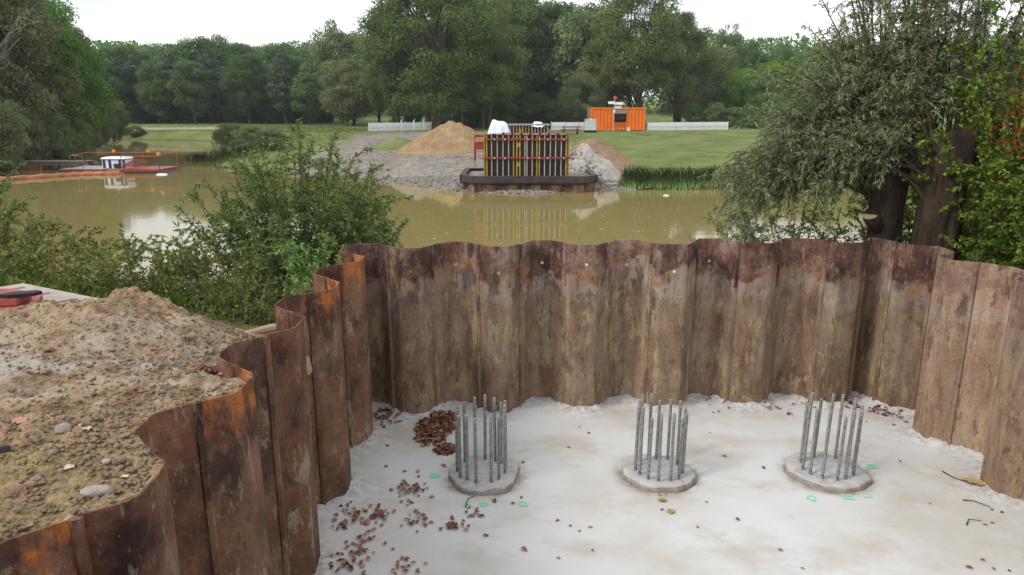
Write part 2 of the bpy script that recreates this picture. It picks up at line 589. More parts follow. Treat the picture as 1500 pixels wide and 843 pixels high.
def make_water():
    t = NT('muddy_water')
    x, y, z = t.xyz()
    f = t.noise(0.05, 4, 0.55)
    c = t.mix(f, (0.215, 0.172, 0.060), (0.265, 0.215, 0.085))
    rip = t.math('ADD', t.math('MULTIPLY', t.noise(1.6, 3, 0.5, vec=t.map(t.pos(), (0.5, 1.0, 1))), 0.6),
                 t.math('MULTIPLY', t.noise(7.0, 3, 0.5, vec=t.map(t.pos(), (0.6, 1.2, 1))), 0.16))
    b = t.bsdf(c, 0.045, t.bump(rip, 0.11, 0.03), 0, 0.5)
    b.inputs['IOR'].default_value = 1.33
    return t.m


def make_bark(name, a, b):
    t = NT(name)
    f = t.noise(1.0, 8, 0.78, vec=t.map(t.obj(), (13, 13, 2.6)), dist=0.9)
    c = t.ramp(f, [(0.32, a), (0.65, b)])
    c = t.mix(t.math('MULTIPLY', t.step(t.noise(3, 5, 0.6, vec=t.obj()), 0.55, 0.7), 0.4), c, (0.07, 0.075, 0.03))
    t.bsdf(c, 0.92, t.bump(f, 0.9, 0.04), 0, 0.1)
    return t.m


def make_rebar():
    t = NT('grey_rebar_steel')
    o = t.obj()
    f = t.noise(20, 5, 0.65, vec=o)
    c = t.mix(t.step(f, 0.35, 0.65), (0.19, 0.185, 0.18), (0.40, 0.395, 0.39))
    c = t.mix(t.math('MULTIPLY', t.step(t.noise(7, 5, 0.7, vec=t.map(o, (1, 1, 0.5))), 0.56, 0.66), 0.7), c, (0.20, 0.11, 0.06))
    wv = t.n('ShaderNodeTexWave', bands_direction='Z')
    t.put(wv.inputs['Vector'], o)
    wv.inputs['Scale'].default_value = 22
    t.bsdf(c, 0.55, t.bump(t.math('ADD', wv.outputs['Fac'], f), 0.6, 0.004), 0.25, 0.4)
    return t.m


def make_deadleaf():
    t = NT('dead_leaf')
    r = t.math('FRACT', t.math('ADD', t.rand(), t.attr('tint')))
    c = t.ramp(r, [(0.0, (0.095, 0.032, 0.022)), (0.3, (0.19, 0.066, 0.042)), (0.6, (0.25, 0.115, 0.065)), (0.85, (0.30, 0.165, 0.085)), (1.0, (0.34, 0.22, 0.11))])
    t.bsdf(c, 0.75, None, 0, 0.25)
    return t.m


def make_paint(name, col):
    t = NT(name)
    f = t.noise(40, 6, 0.75)
    b = t.bsdf(t.mix(t.step(f, 0.35, 0.6), tuple(0.6 * c + 0.15 for c in col), col), 0.7, None, 0, 0.2)
    return t.m


M = {}
M['rust'] = make_rust()
M['floor'] = make_concrete_floor()
M['soil'] = make_soil()
M['terrain'] = make_terrain()
M['water'] = make_water()
M['rebar'] = make_rebar()
M['deadleaf'] = make_deadleaf()
M['green_paint'] = make_paint('green_spray_paint', (0.16, 0.74, 0.36))
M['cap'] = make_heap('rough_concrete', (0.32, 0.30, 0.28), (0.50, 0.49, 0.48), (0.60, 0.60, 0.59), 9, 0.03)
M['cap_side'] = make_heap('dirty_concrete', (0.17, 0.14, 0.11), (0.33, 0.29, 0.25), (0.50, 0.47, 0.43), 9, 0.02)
M['sand'] = make_heap('ochre_sand', (0.17, 0.110, 0.058), (0.295, 0.20, 0.108), (0.40, 0.295, 0.175), 1.1, 0.08)
M['gravel'] = make_heap('grey_gravel', (0.15, 0.13, 0.11), (0.28, 0.25, 0.22), (0.44, 0.41, 0.37), 4, 0.08)
M['rubble'] = make_heap('pale_rubble', (0.20, 0.17, 0.14), (0.40, 0.365, 0.32), (0.58, 0.55, 0.51), 3, 0.1)
M['brown_soil'] = make_heap('brown_soil', (0.15, 0.095, 0.055), (0.255, 0.17, 0.10), (0.34, 0.25, 0.16), 2, 0.08)
M['stone'] = make_heap('field_stone', (0.14, 0.12, 0.10), (0.26, 0.23, 0.20), (0.38, 0.35, 0.31), 14, 0.01)
M['stone_pale'] = make_heap('pale_stone', (0.22, 0.19, 0.16), (0.35, 0.315, 0.27), (0.46, 0.43, 0.38), 12, 0.01)
M['clod'] = make_heap('soil_clod', (0.12, 0.082, 0.052), (0.235, 0.17, 0.112), (0.36, 0.285, 0.20), 20, 0.01)
M['bark'] = make_bark('bark', (0.030, 0.024, 0.018), (0.12, 0.10, 0.075))
M['bark_willow'] = make_bark('willow_bark', (0.016, 0.012, 0.009), (0.085, 0.058, 0.042))
M['twig'] = make_bark('twig_bark', (0.055, 0.042, 0.025), (0.14, 0.105, 0.06))
M['cut'] = plain('cut_wood', (0.40, 0.30, 0.19), 0.8, 0.3, 20)
M['white'] = plain('white_board', (0.78, 0.79, 0.80), 0.6, 0.08, 3)
M['white_dirty'] = plain('weathered_white', (0.62, 0.62, 0.60), 0.6, 0.15, 5)
M['orange'] = plain('orange_container_paint', (0.74, 0.165, 0.014), 0.45, 0.10, 1.2)
M['red'] = plain('red_steel_paint', (0.30, 0.042, 0.032), 0.5, 0.3, 5, dirt=(0.16, 0.05, 0.035))
M['red_plastic'] = plain('faded_red_plastic', (0.36, 0.060, 0.052), 0.42, 0.25, 6, dirt=(0.30, 0.13, 0.11))
M['redorange'] = plain('orange_red_rail', (0.38, 0.105, 0.05), 0.5, 0.2, 5)
M['buoy'] = plain('orange_buoy', (0.70, 0.22, 0.03), 0.4, 0.1, 5)
M['boom'] = plain('orange_float_boom', (0.40, 0.165, 0.075), 0.8, 0.35, 2)
M['yellow'] = plain('yellow_form_steel', (0.36, 0.25, 0.045), 0.5, 0.25, 5)
M['palesteel'] = plain('pale_form_rib', (0.38, 0.35, 0.31), 0.5, 0.25, 8)
M['ply'] = plain('dark_plywood', (0.032, 0.018, 0.012), 0.6, 0.4, 3)
M['darksteel'] = plain('dark_beam_steel', (0.050, 0.042, 0.045), 0.5, 0.35, 2, dirt=(0.10, 0.06, 0.045))
M['wood'] = plain('weathered_wood', (0.24, 0.20, 0.16), 0.85, 0.35, 9)
M['wood_tan'] = plain('tan_wood', (0.36, 0.27, 0.17), 0.8, 0.3, 9)
M['darkwood'] = plain('dark_wood', (0.045, 0.038, 0.033), 0.8, 0.35, 9)
M['deck'] = plain('pale_deck', (0.40, 0.41, 0.44), 0.6, 0.2, 3)
M['blue'] = plain('blue_paint', (0.018, 0.035, 0.12), 0.5, 0.3, 5)
M['playblue'] = plain('play_frame_blue', (0.03, 0.12, 0.26), 0.5, 0.2, 5)
M['black'] = plain('black_rubber', (0.012, 0.011, 0.014), 0.6, 0.3, 5)
M['tarp'] = plain('white_tarpaulin', (0.66, 0.72, 0.80), 0.45, 0.12, 3)
M['ibc'] = plain('white_tank_plastic', (0.68, 0.72, 0.74), 0.4, 0.08, 3)
M['galv'] = plain('galvanised_steel', (0.42, 0.43, 0.44), 0.45, 0.2, 8, 0.5)
M['shutter'] = plain('grey_shutter', (0.23, 0.22, 0.20), 0.6, 0.2, 5)
M['dark'] = plain('interior_shade', (0.045, 0.030, 0.024), 0.8, 0.3, 4)  # near-black colour standing for the shade inside the container hatch
M['plate'] = plain('dusty_plate', (0.36, 0.31, 0.27), 0.75, 0.22, 2.5, dirt=(0.25, 0.19, 0.15))
M['path'] = plain('gravel_path', (0.30, 0.27, 0.19), 0.9, 0.2, 2)
M['sign_red'] = plain('red_sign', (0.60, 0.10, 0.08), 0.5, 0.1, 5)

# foliage: willow grey green, oak dark, far forest, bright
M['lf_willow'] = leaf_mat('willow_leaves', (0.135, 0.158, 0.084), (0.350, 0.380, 0.235), (0.30, 0.21, 0.10), 0.975, 0.36)
M['lf_bush'] = leaf_mat('bush_leaves', (0.095, 0.160, 0.058), (0.280, 0.370, 0.160), (0.33, 0.31, 0.11), 0.985, 0.36)
M['lf_weed'] = leaf_mat('weed_leaves', (0.110, 0.130, 0.048), (0.290, 0.300, 0.125), (0.25, 0.16, 0.10), 0.90, 0.34)
M['lf_oak'] = leaf_mat('broadleaf', (0.076, 0.108, 0.038), (0.230, 0.268, 0.105), (0.20, 0.14, 0.06), 0.965, 0.34)
M['lf_forest'] = leaf_mat('forest_leaves', (0.056, 0.100, 0.044), (0.170, 0.235, 0.096), None, 0.97, 0.32)
M['lf_grey'] = leaf_mat('grey_willow_leaves', (0.098, 0.122, 0.056), (0.255, 0.282, 0.145), None, 0.97, 0.34)
M['lf_bright'] = leaf_mat('bright_leaves', (0.074, 0.140, 0.028), (0.220, 0.320, 0.082), None, 0.97, 0.36)
M['lf_pine'] = leaf_mat('pine_needles', (0.042, 0.076, 0.046), (0.120, 0.170, 0.098), None, 0.97, 0.1)
M['lf_hedge'] = leaf_mat('thicket_leaves', (0.048, 0.092, 0.024), (0.175, 0.245, 0.065), (0.16, 0.10, 0.03), 0.975, 0.25)
M['lf_red'] = leaf_mat('red_vine_leaves', (0.15, 0.016, 0.020), (0.30, 0.045, 0.04), None, 0.97, 0.3)
M['lf_reed'] = leaf_mat('reed_blades', (0.120, 0.185, 0.065), (0.300, 0.365, 0.160), (0.24, 0.19, 0.09), 0.96, 0.25)
M['grass'] = leaf_mat('grass_blades', (0.080, 0.130, 0.028), (0.215, 0.27, 0.085), (0.26, 0.21, 0.10), 0.93, 0.3)


# ================================================================== setting
def smooth01(t):
    t = np.clip(t, 0, 1)
    return t * t * (3 - 2 * t)


def hz(x, y):
    """height of the ground of both banks, river bed between; water stands at -0.6"""
    x, y = np.asarray(x, float), np.asarray(y, float)
    ysh = np.interp(x, [-200, -80, -58, -43.6, -36, -28, -23, -15, -6.7, -3, 0.75, 4.7, 8, 14, 25, 60, 200],
                    [150, 125, 111, 106, 88, 66, 57, 50, 44.5, 41, 39.0, 41.5, 41.5, 42, 41, 36, 20])
    d = y - ysh
    Ln = np.interp(x, [-43, -30, -15, 0, 30], [6, 9, 26, 38, 42])
    far = np.where(d > 0, -0.6 + 2.1 * np.clip(d / Ln, 0, 1) ** 0.8, -0.6 + 0.3 * d)
    far = far + np.clip(y - 125, 0, 120) * 0.045
    xl = np.interp(y, [-20, 10, 35, 50, 76, 111, 125, 200], [-60, -30, -26, -36, -42, -59, -80, -140])
    d2 = xl - x
    left = np.where(d2 > 0, -0.6 + 2.2 * smooth01(d2 / 9), -0.6 + 0.3 * d2)
    yn = np.interp(x, [-60, -30, -25, -20, -14, -10, -6, -3, 0, 5, 8, 14, 30, 60], [60, 42, 35, 27, 20, 17, 15, 13.5, 12.5, 13, 15, 18, 22, 24])
    t = yn - y
    near = np.where(t > 0, -0.6 + np.interp(t, [0, 1.5, 4, 6.5, 8.6], [0, 0.6, 1.6, 2.3, 2.82]), -0.6 + 0.35 * t)
    z = np.maximum(np.maximum(far, left), near)
    return np.maximum(z, -2.2)


def Z(x, y):
    return float(hz(x, y))


def grid_faces(nu, nv):
    i = np.arange(nu - 1)[:, None] * nv
    j = np.arange(nv - 1)[None, :]
    return np.stack([i + j, i + nv + j, i + nv + j + 1, i + j + 1], -1).reshape(-1, 4)


def unit2(v):
    return v / (np.linalg.norm(v) + 1e-9)


def rounded(poly, r=0.035):
    """cut the corners of an open polyline with three points"""
    P = [np.array(p, float) for p in poly]
    out = [P[0]]
    for i in range(1, len(P) - 1):
        a, c, d = P[i - 1], P[i], P[i + 1]
        u, w = unit2(a - c), unit2(d - c)
        q = min(r, 0.3 * np.linalg.norm(a - c), 0.3 * np.linalg.norm(d - c))
        p0, p2 = c + u * q, c + w * q
        out += [p0, (p0 + p2) * 0.25 + c * 0.5, p2]
    out.append(P[-1])
    return out


# plan of the cofferdam along the top of its sheet piles (metres)
LEFT = [(-2.04, 1.26), (-1.85, 1.45), (-1.67, 1.59), (-1.67, 1.90), (-1.85, 2.05), (-2.04, 2.25), (-2.04, 2.53), (-1.85, 2.72), (-1.67, 2.86), (-1.67, 3.17), (-1.83, 3.33),
        (-2.02, 3.51), (-2.04, 3.76), (-1.86, 3.95), (-1.68, 4.11), (-1.69, 4.42), (-1.88, 4.58), (-2.07, 4.76), (-2.07, 5.05),
        (-1.88, 5.23), (-1.71, 5.41), (-1.72, 5.69), (-1.90, 5.90), (-2.09, 6.08), (-2.09, 6.36), (-1.91, 6.54), (-1.72, 6.70),
        (-1.72, 6.98), (-1.91, 7.18), (-2.09, 7.34), (-2.09, 7.62), (-1.91, 7.81), (-1.73, 8.00), (-1.73, 8.27), (-1.90, 8.43),
        (-2.09, 8.58)]
BACK = [(-2.09, 8.58), (-2.12, 8.92), (-1.95, 9.10), (-1.73, 9.13), (-1.57, 8.90), (-1.43, 8.76), (-1.14, 8.78), (-1.02, 8.98), (-0.86, 9.18), (-0.61, 9.18), (-0.43, 8.99),
        (-0.31, 8.84), (-0.03, 8.84), (0.11, 9.04), (0.28, 9.29), (0.52, 9.29), (0.69, 9.12), (0.82, 8.96), (1.09, 8.96),
        (1.25, 9.17), (1.40, 9.36), (1.66, 9.36), (1.81, 9.14), (1.92, 8.98), (2.25, 8.98), (2.38, 9.19), (2.50, 9.41),
        (2.79, 9.41), (2.97, 9.22), (3.07, 9.10), (3.38, 9.10), (3.53, 9.30), (3.67, 9.47), (3.95, 9.44), (4.14, 9.27), (4.28, 9.12), (4.57, 9.16),
        (4.71, 9.36), (4.85, 9.57), (4.93, 9.45), (5.00, 9.22), (5.12, 9.03), (5.36, 8.89)]
RIGHT = [(5.36, 8.89), (5.35, 8.52), (5.20, 8.40), (5.00, 8.28), (5.02, 8.01), (5.24, 7.89), (5.46, 7.68), (5.47, 7.42), (5.28, 7.24), (5.08, 7.06), (5.06, 6.76), (5.25, 6.58),
         (5.46, 6.40), (5.46, 6.12), (5.26, 5.94), (5.07, 5.78), (5.07, 5.48), (5.26, 5.30), (5.46, 5.12), (5.46, 4.84), (5.26, 4.66), (5.07, 4.50),
         (5.07, 4.20), (5.26, 4.02), (5.46, 3.84), (5.46, 3.56), (5.26, 3.38), (5.07, 3.20), (5.07, 2.90), (5.26, 2.72), (5.46, 2.54), (5.46, 2.26), (5.26, 2.08), (5.07, 1.90), (5.07, 1.60), (5.26, 1.42)]
TOP = 2.27


def soil_attr(x, y):
    pale = np.clip(np.exp(-(((x + 3.9) / 1.9) ** 2 + ((y - 4.9) / 0.75) ** 2)) * 1.5 + 0.55 * np.exp(-(((x + 2.4) / 0.8) ** 2 + ((y - 5.3) / 0.8) ** 2)), 0, 1)
    yel = np.clip(1.5 * np.exp(-(((x + 2.5) / 1.1) ** 2 + ((y - 2.9) / 0.62) ** 2)), 0, 1)
    gr = smooth01((y - 7.6) / 1.6) * np.where(x < -2.0, 1, 0.7)
    gr = np.maximum(gr, smooth01((-x - 6.5) / 2.0) * smooth01((y - 4.0) / 3.0))
    return pale, yel, gr


def near_ground(X, Y):
    z = hz(X, Y)
    amp = np.clip(1.0, 0, 1)
    n = fbm(X * 1.3, Y * 1.3, 0, 3, 3) * 0.16 + fbm(X * 5, Y * 5, 0, 4, 9) * 0.13 + fbm(X * 14, Y * 14, 0, 3, 21) * 0.075 * (Y < 12) + np.abs(fbm(X * 26, Y * 26, 0, 2, 27)) * 0.06 * (Y < 8)
    return z + n


def spaced(n, length, k=2.2):
    t = np.linspace(0, 1, n)
    return length * t ** k


# ground left of the pit follows the wall outline, then runs out over the bank
ys = np.concatenate([np.arange(-4, 1.2, 0.25), np.arange(1.2, 9.0, 0.035), np.arange(9.0, 12, 0.08), np.arange(12, 30.01, 0.5)])
LR = rounded(LEFT)
lx = np.interp(ys, [p[1] for p in LR] + [8.92, 9.2], [p[0] for p in LR] + [-2.12, -2.13]) - 0.007
dd = spaced(190, 38.0, 2.6)
X = lx[:, None] - dd[None, :]
Y = np.repeat(ys[:, None], len(dd), 1)
Zg = near_ground(X, Y)
# soil is heaped against the wall near the camera and lower by the far pockets
wallside = np.exp(-dd[None, :] / 0.45)
edge_h = np.interp(ys, [-4, 2.4, 3.0, 3.45, 3.62, 3.8, 4.3, 4.7, 5.2, 5.9, 7, 8.5, 9.5, 12], [2.2, 2.22, 2.24, 2.29, 2.30, 2.26, 2.24, 2.16, 1.98, 1.80, 1.62, 1.45, 1.0, 0.1])[:, None]
wallside = wallside * smooth01((9.6 - ys) / 1.2)[:, None]
Zg = Zg * (1 - wallside) + (edge_h - 0.015 + 0.85 * (Zg - hz(X, Y))) * wallside
Zg[:, 0] = np.minimum(Zg[:, 0], TOP + 0.012)
pale, yel, gr = soil_attr(X, Y)
sk = np.stack([X[:, :1] + 0.004, Y[:, :1], Zg[:, :1] - 0.7], -1)            # the soil goes on down behind the steel
P3 = np.concatenate([sk, np.stack([X, Y, Zg], -1)], 1)
pale, yel, gr = [np.concatenate([q[:, :1], q], 1) for q in (pale, yel, gr)]
nu, nv = P3.shape[:2]
me = mesh_np('near_bank', P3.reshape(-1, 3), grid_faces(nu, nv), [M['soil']], smooth=True,
             attrs={'pale': ('POINT', pale.ravel()), 'yellow': ('POINT', yel.ravel()), 'grass': ('POINT', gr.ravel())})
tag(link('ground_near_bank', me), kind='structure')
LEFT_GRID = (ys, lx, dd, Zg)


def soil_z(x, y):
    """height on the left soil sheet"""
    i = int(np.clip(np.searchsorted(ys, y), 1, len(ys) - 1))
    d = max(0.0, lx[i] - x)
    j = int(np.clip(np.searchsorted(dd, d), 0, len(dd) - 1))
    return float(Zg[i, j])


# ground behind the back wall
xs = np.concatenate([np.arange(-2.13, 5.5, 0.06), np.arange(5.5, 12, 0.25), np.arange(12, 40.1, 1.0)])
by = np.interp(xs, [p[0] for p in BACK[1:]] + [5.5, 5.6], [p[1] for p in BACK[1:]] + [8.6, 7.7]) + 0.016
dd2 = spaced(70, 1.0, 1.6)
X2 = np.repeat(xs[:, None], len(dd2), 1)
Y2 = by[:, None] + dd2[None, :] * (30 - by[:, None])
Z2 = near_ground(X2, Y2)
_, _, gr = soil_attr(X2, Y2)
me = mesh_np('back_bank', np.stack([X2, Y2, Z2], -1).reshape(-1, 3), grid_faces(*X2.shape)[:, ::-1], [M['soil']], smooth=True,
             attrs={'pale': ('POINT', np.zeros(X2.size)), 'yellow': ('POINT', np.zeros(X2.size)), 'grass': ('POINT', gr.ravel())})
tag(link('ground_behind_pit', me), kind='structure')
# ground right of the pit
ys3 = np.concatenate([np.arange(-4, 1.4, 0.4), np.arange(1.4, 7.75, 0.06)])
rx = np.interp(ys3, [p[1] for p in RIGHT[::-1]], [p[0] for p in RIGHT[::-1]]) + 0.016
dd3 = spaced(60, 34.0, 2.2)
X3 = rx[:, None] + dd3[None, :]
Y3 = np.repeat(ys3[:, None], len(dd3), 1)
Z3 = np.minimum(near_ground(X3, Y3), 2.2)
me = mesh_np('right_bank', np.stack([X3, Y3, Z3], -1).reshape(-1, 3), grid_faces(*X3.shape)[:, ::-1], [M['soil']], smooth=True,
             attrs={'pale': ('POINT', np.zeros(X3.size)), 'yellow': ('POINT', np.zeros(X3.size)), 'grass': ('POINT', np.full(X3.size, 0.8))})
tag(link('ground_right_bank', me), kind='structure')
# ground the viewer stands on, with the pit side as a step down
b = MB()
xs4 = np.arange(-2.05, 5.3, 0.35)
for i in range(len(xs4) - 1):
    x0, x1 = xs4[i], xs4[i + 1]
    b.add([(x0, -4, 2.22), (x1, -4, 2.22), (x1, 1.25, 2.22), (x0, 1.25, 2.22), (x1, 1.3, -0.2), (x0, 1.3, -0.2)], [(0, 1, 2, 3), (3, 2, 4, 5)])
tag(b.build('ground_near_edge', M['brown_soil']), kind='structure')

# far terrain: both banks and the river bed, one sheet to the horizon
xs5 = np.concatenate([np.arange(-420, -100, 20), np.arange(-100, -40, 2.0), np.arange(-40, 40, 0.8), np.arange(40, 100, 4.0), np.arange(100, 421, 20)])
ys5 = np.concatenate([np.arange(-30, 30, 5.0), np.arange(30, 60, 0.6), np.arange(60, 130, 1.5), np.arange(130, 700, 15)])
X5, Y5 = np.meshgrid(xs5, ys5, indexing='ij')
Z5 = hz(X5, Y5) + fbm(X5 * 0.35, Y5 * 0.35, 0, 4, 31) * np.interp(Y5, [80, 95], [0.28, 0.10]) * smooth01((hz(X5, Y5) + 0.7) / 0.5)
F5 = grid_faces(*X5.shape)
cx = X5.ravel()[F5].mean(1)
cy = Y5.ravel()[F5].mean(1)
F5 = F5[~((np.abs(cx) < 39.9) & (cy < 29.9) & (cy > -4.1))]
gravel = np.clip(np.exp(-(((X5 + 5) / 13) ** 4)) * (Y5 < 82) * np.interp(X5, [-20, -12, 4.5, 7.5], [0.75, 1, 1, 0.0]), 0, 1)
gravel = gravel * np.interp(Y5, [60, 75, 86], [1, 0.8, 0])
gravel = np.where((X5 > 6) & (Y5 < 42.5), 0.3, gravel)
me = mesh_np('terrain', np.stack([X5, Y5, Z5], -1).reshape(-1, 3), F5, [M['terrain']], smooth=True,
             attrs={'gravel': ('POINT', gravel.ravel())})
tag(link('terrain', me), kind='structure')

# water
xw = np.linspace(-220, 220, 45)
yw = np.linspace(9.7, 180, 30)
Xw, Yw = np.meshgrid(xw, yw, indexing='ij')
tag(link('river_water', mesh_np('river_water', np.stack([Xw, Yw, np.full(Xw.shape, -0.6)], -1).reshape(-1, 3), grid_faces(*Xw.shape), [M['water']])), kind='structure')

# pale path across the far lawn
pp = np.array([(-75, 127), (-57, 114.5), (-44, 110.5), (-30, 104), (-22, 97), (-17, 90), (-14, 84)], float)
pq = np.linspace(0, len(pp) - 1, 60)
V, F = [], []
for i, q in enumerate(pq):
    a, c = np.interp(q, range(len(pp)), pp[:, 0]), np.interp(q, range(len(pp)), pp[:, 1])
    for s in (-1, 1):
        V.append((a, c + s * 0.55, Z(a, c + s * 0.55) + 0.07))
    if i:
        F.append((2 * i - 2, 2 * i, 2 * i + 1, 2 * i - 1))
tag(link('path', mesh_np('path', V, np.array(F), [M['path']])), kind='structure')

# pit floor
xf, yf = np.arange(-2.35, 5.75, 0.045), np.arange(1.28, 9.75, 0.045)
Xf, Yf = np.meshgrid(xf, yf, indexing='ij')
dl = Xf - np.interp(Yf, [p[1] for p in LEFT], [p[0] for p in LEFT])
db = np.interp(Xf, [p[0] for p in BACK], [p[1] for p in BACK]) - Yf
dr = np.interp(Yf, [p[1] for p in RIGHT[::-1]], [p[0] for p in RIGHT[::-1]]) - Xf
dm = np.minimum(np.minimum(dl, db), dr)
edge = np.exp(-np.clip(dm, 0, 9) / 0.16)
Zf = fbm(Xf * 0.7, Yf * 0.7, 0, 3, 5) * 0.035 + fbm(Xf * 4, Yf * 4, 0, 3, 6) * 0.012
Zf += edge * (0.04 + 0.12 * np.clip(fbm(Xf * 3.3, Yf * 3.3, 0, 4, 8) + 0.18, 0, 1)) + edge * fbm(Xf * 11, Yf * 11, 0, 4, 14) * 0.11
CAPS = [(-0.31, 7.24, 0.395), (1.63, 7.26, 0.39), (3.535, 7.30, 0.42)]
for (cx_, cy_, cr_) in CAPS:                                   # scraped hollow round each pile head
    rr = np.hypot(Xf - cx_, Yf - cy_)
    Zf -= 0.035 * np.exp(-((rr - cr_) / 0.07) ** 2)
ringA = np.zeros(Xf.shape)
for (cx_, cy_, cr_) in CAPS:
    ringA = np.maximum(ringA, np.exp(-((np.hypot(Xf - cx_, Yf - cy_ + 0.02) - cr_) / 0.085) ** 2))
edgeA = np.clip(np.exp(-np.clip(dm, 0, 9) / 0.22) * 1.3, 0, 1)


def floor_z(x, y):
    return float(Zf[int(np.clip(round((x + 2.35) / 0.045), 0, len(xf) - 1)), int(np.clip(round((y - 1.28) / 0.045), 0, len(yf) - 1))])


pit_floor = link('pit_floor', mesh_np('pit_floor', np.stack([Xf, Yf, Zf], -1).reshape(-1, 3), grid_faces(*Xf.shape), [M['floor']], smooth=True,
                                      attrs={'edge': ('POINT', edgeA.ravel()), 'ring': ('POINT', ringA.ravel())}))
tag(pit_floor, 'pale concrete floor of the pit inside the rusty sheet piles', None, kind='structure')

# ================================================================== cofferdam walls
def pile_mesh(poly, root, z0, ztop, hole=None, side=1.0, th=0.012, jag=0.0, rng=None):
    """one sheet pile: folded plate of some thickness; hole = (distance along, height) of the lifting hole"""
    P = rounded(poly)
    m = len(P)
    T = [unit(P[min(i + 1, m - 1)] - P[max(i - 1, 0)]) for i in range(m)]
    Nn = [np.array([-t[1], t[0]]) * side for t in T]
    Q = [p + n * th for p, n in zip(P, Nn)]
    lens = [np.linalg.norm(P[i + 1] - P[i]) for i in range(m - 1)]
    big = max(range(m - 1), key=lambda i: lens[i] - abs((i - (m - 2) / 2)) * 0.05)
    b = MB()
    tops = [ztop + (rng.uniform(-jag, jag) if rng else 0) for _ in range(m)]

    def q3(p, z):
        return (p[0] - root[0], p[1] - root[1], z - root[2])
    for i in range(m - 1):
        a, c, A, C = P[i], P[i + 1], Q[i], Q[i + 1]
        ta, tc = tops[i], tops[i + 1]
        if hole is not None and i == big:
            hz_, hr, sq = hole, 0.024, 0.06
            L = lens[i]
            s0, s1 = L / 2 - sq, L / 2 + sq
            for (p, q, flip) in ((a, c, False), (A, C, True)):
                pt = lambda s, z: q3(p + (q - p) * (s / L), z)
                vs = [pt(0, z0), pt(L, z0), pt(L, tc), pt(0, ta),                      # 0-3 outer
                      pt(s0, hz_ - sq), pt(s1, hz_ - sq), pt(s1, hz_ + sq), pt(s0, hz_ + sq)]   # 4-7 square
                vs += [pt(L / 2, hz_ - sq), pt(s1, hz_), pt(L / 2, hz_ + sq), pt(s0, hz_)]      # 8-11 mids
                for k in range(8):
                    an = R(-135 + 45 * k)
                    vs.append(pt(L / 2 + hr * math.cos(an), hz_ + hr * math.sin(an)))          # 12-19
                ring = [4, 8, 5, 9, 6, 10, 7, 11]
                fs = [(0, 1, 5, 8, 4), (1, 2, 6, 9, 5), (2, 3, 7, 10, 6), (3, 0, 4, 11, 7)]
                fs += [(ring[k], ring[(k + 1) % 8], 12 + (k + 1) % 8, 12 + k) for k in range(8)]
                if flip:
                    fs = [f[::-1] for f in fs]
                b.add(vs, fs)
            n = len(b.v)
            for k in range(8):
                b.f.append((n - 8 + k, n - 8 + (k + 1) % 8, n - 28 + (k + 1) % 8, n - 28 + k))
        else:
            b.add([q3(a, z0), q3(c, z0), q3(c, tc), q3(a, ta)], [(0, 1, 2, 3)])
            b.add([q3(A, z0), q3(C, z0), q3(C, tc), q3(A, ta)], [(3, 2, 1, 0)])
        b.add([q3(a, ta), q3(c, tc), q3(C, tc), q3(A, ta)], [(0, 1, 2, 3)])
    b.add([q3(P[0], z0), q3(P[0], tops[0]), q3(Q[0], tops[0]), q3(Q[0], z0)], [(0, 1, 2, 3)])
    b.add([q3(P[-1], z0), q3(Q[-1], z0), q3(Q[-1], tops[-1]), q3(P[-1], tops[-1])], [(0, 1, 2, 3)])
    return b


def pile_wall(label, pts, locks, side, tone, dark, holes, oranges=(), zt=TOP):
    cx_, cy_ = np.mean([p[0] for p in pts]), np.mean([p[1] for p in pts])
    root = (cx_, cy_, -0.25)
    t = thing('sheet_pile_wall', label, 'retaining wall', root)
    rng = random.Random(len(pts))
    for k in range(len(locks) - 1):
        seg = [np.array(p) for p in pts[locks[k]:locks[k + 1] + 1]]
        # leave 3 mm open at the interlocks
        seg[0] = seg[0] + unit(seg[1] - seg[0]) * 0.003
        seg[-1] = seg[-1] + unit(seg[-2] - seg[-1]) * 0.003
        h = holes(k, rng)
        o = pile_mesh(seg, root, -0.25, zt + rng.uniform(-0.006, 0.006), h, side, 0.012, 0.004, rng).build('sheet_pile', M['rust'], t)
        o['tone'] = float(np.clip(tone + rng.uniform(-0.12, 0.12), 0, 1)) if tone > 0 else 0.0
        o['dark'] = float(np.clip(dark + rng.uniform(-0.1, 0.1), 0, 1)) if dark > 0 else 0.0
        o['orange'] = 1.0 if k in oranges else 0.0
        # interlock: the curled claw of the pile, standing proud at the joint
        p, q = np.array(pts[locks[k + 1]]), np.array(pts[locks[k + 1] - 1])
        u = unit(q - p)
        n = np.array([-u[1], u[0]]) * side
        cl = [p + u * 0.034 - n * 0.006, p + u * 0.010 - n * 0.022, p - u * 0.018 - n * 0.016, p - u * 0.024 + n * 0.008, p - u * 0.004 + n * 0.026, p + u * 0.026 + n * 0.020]
        c = MB().prism([(v[0] - root[0], v[1] - root[1]) for v in cl], 0, zt - 0.004 - root[2]).build('interlock', M['rust'], o)
        c['tone'], c['dark'], c['orange'] = o['tone'], o['dark'], 0.0
    return t


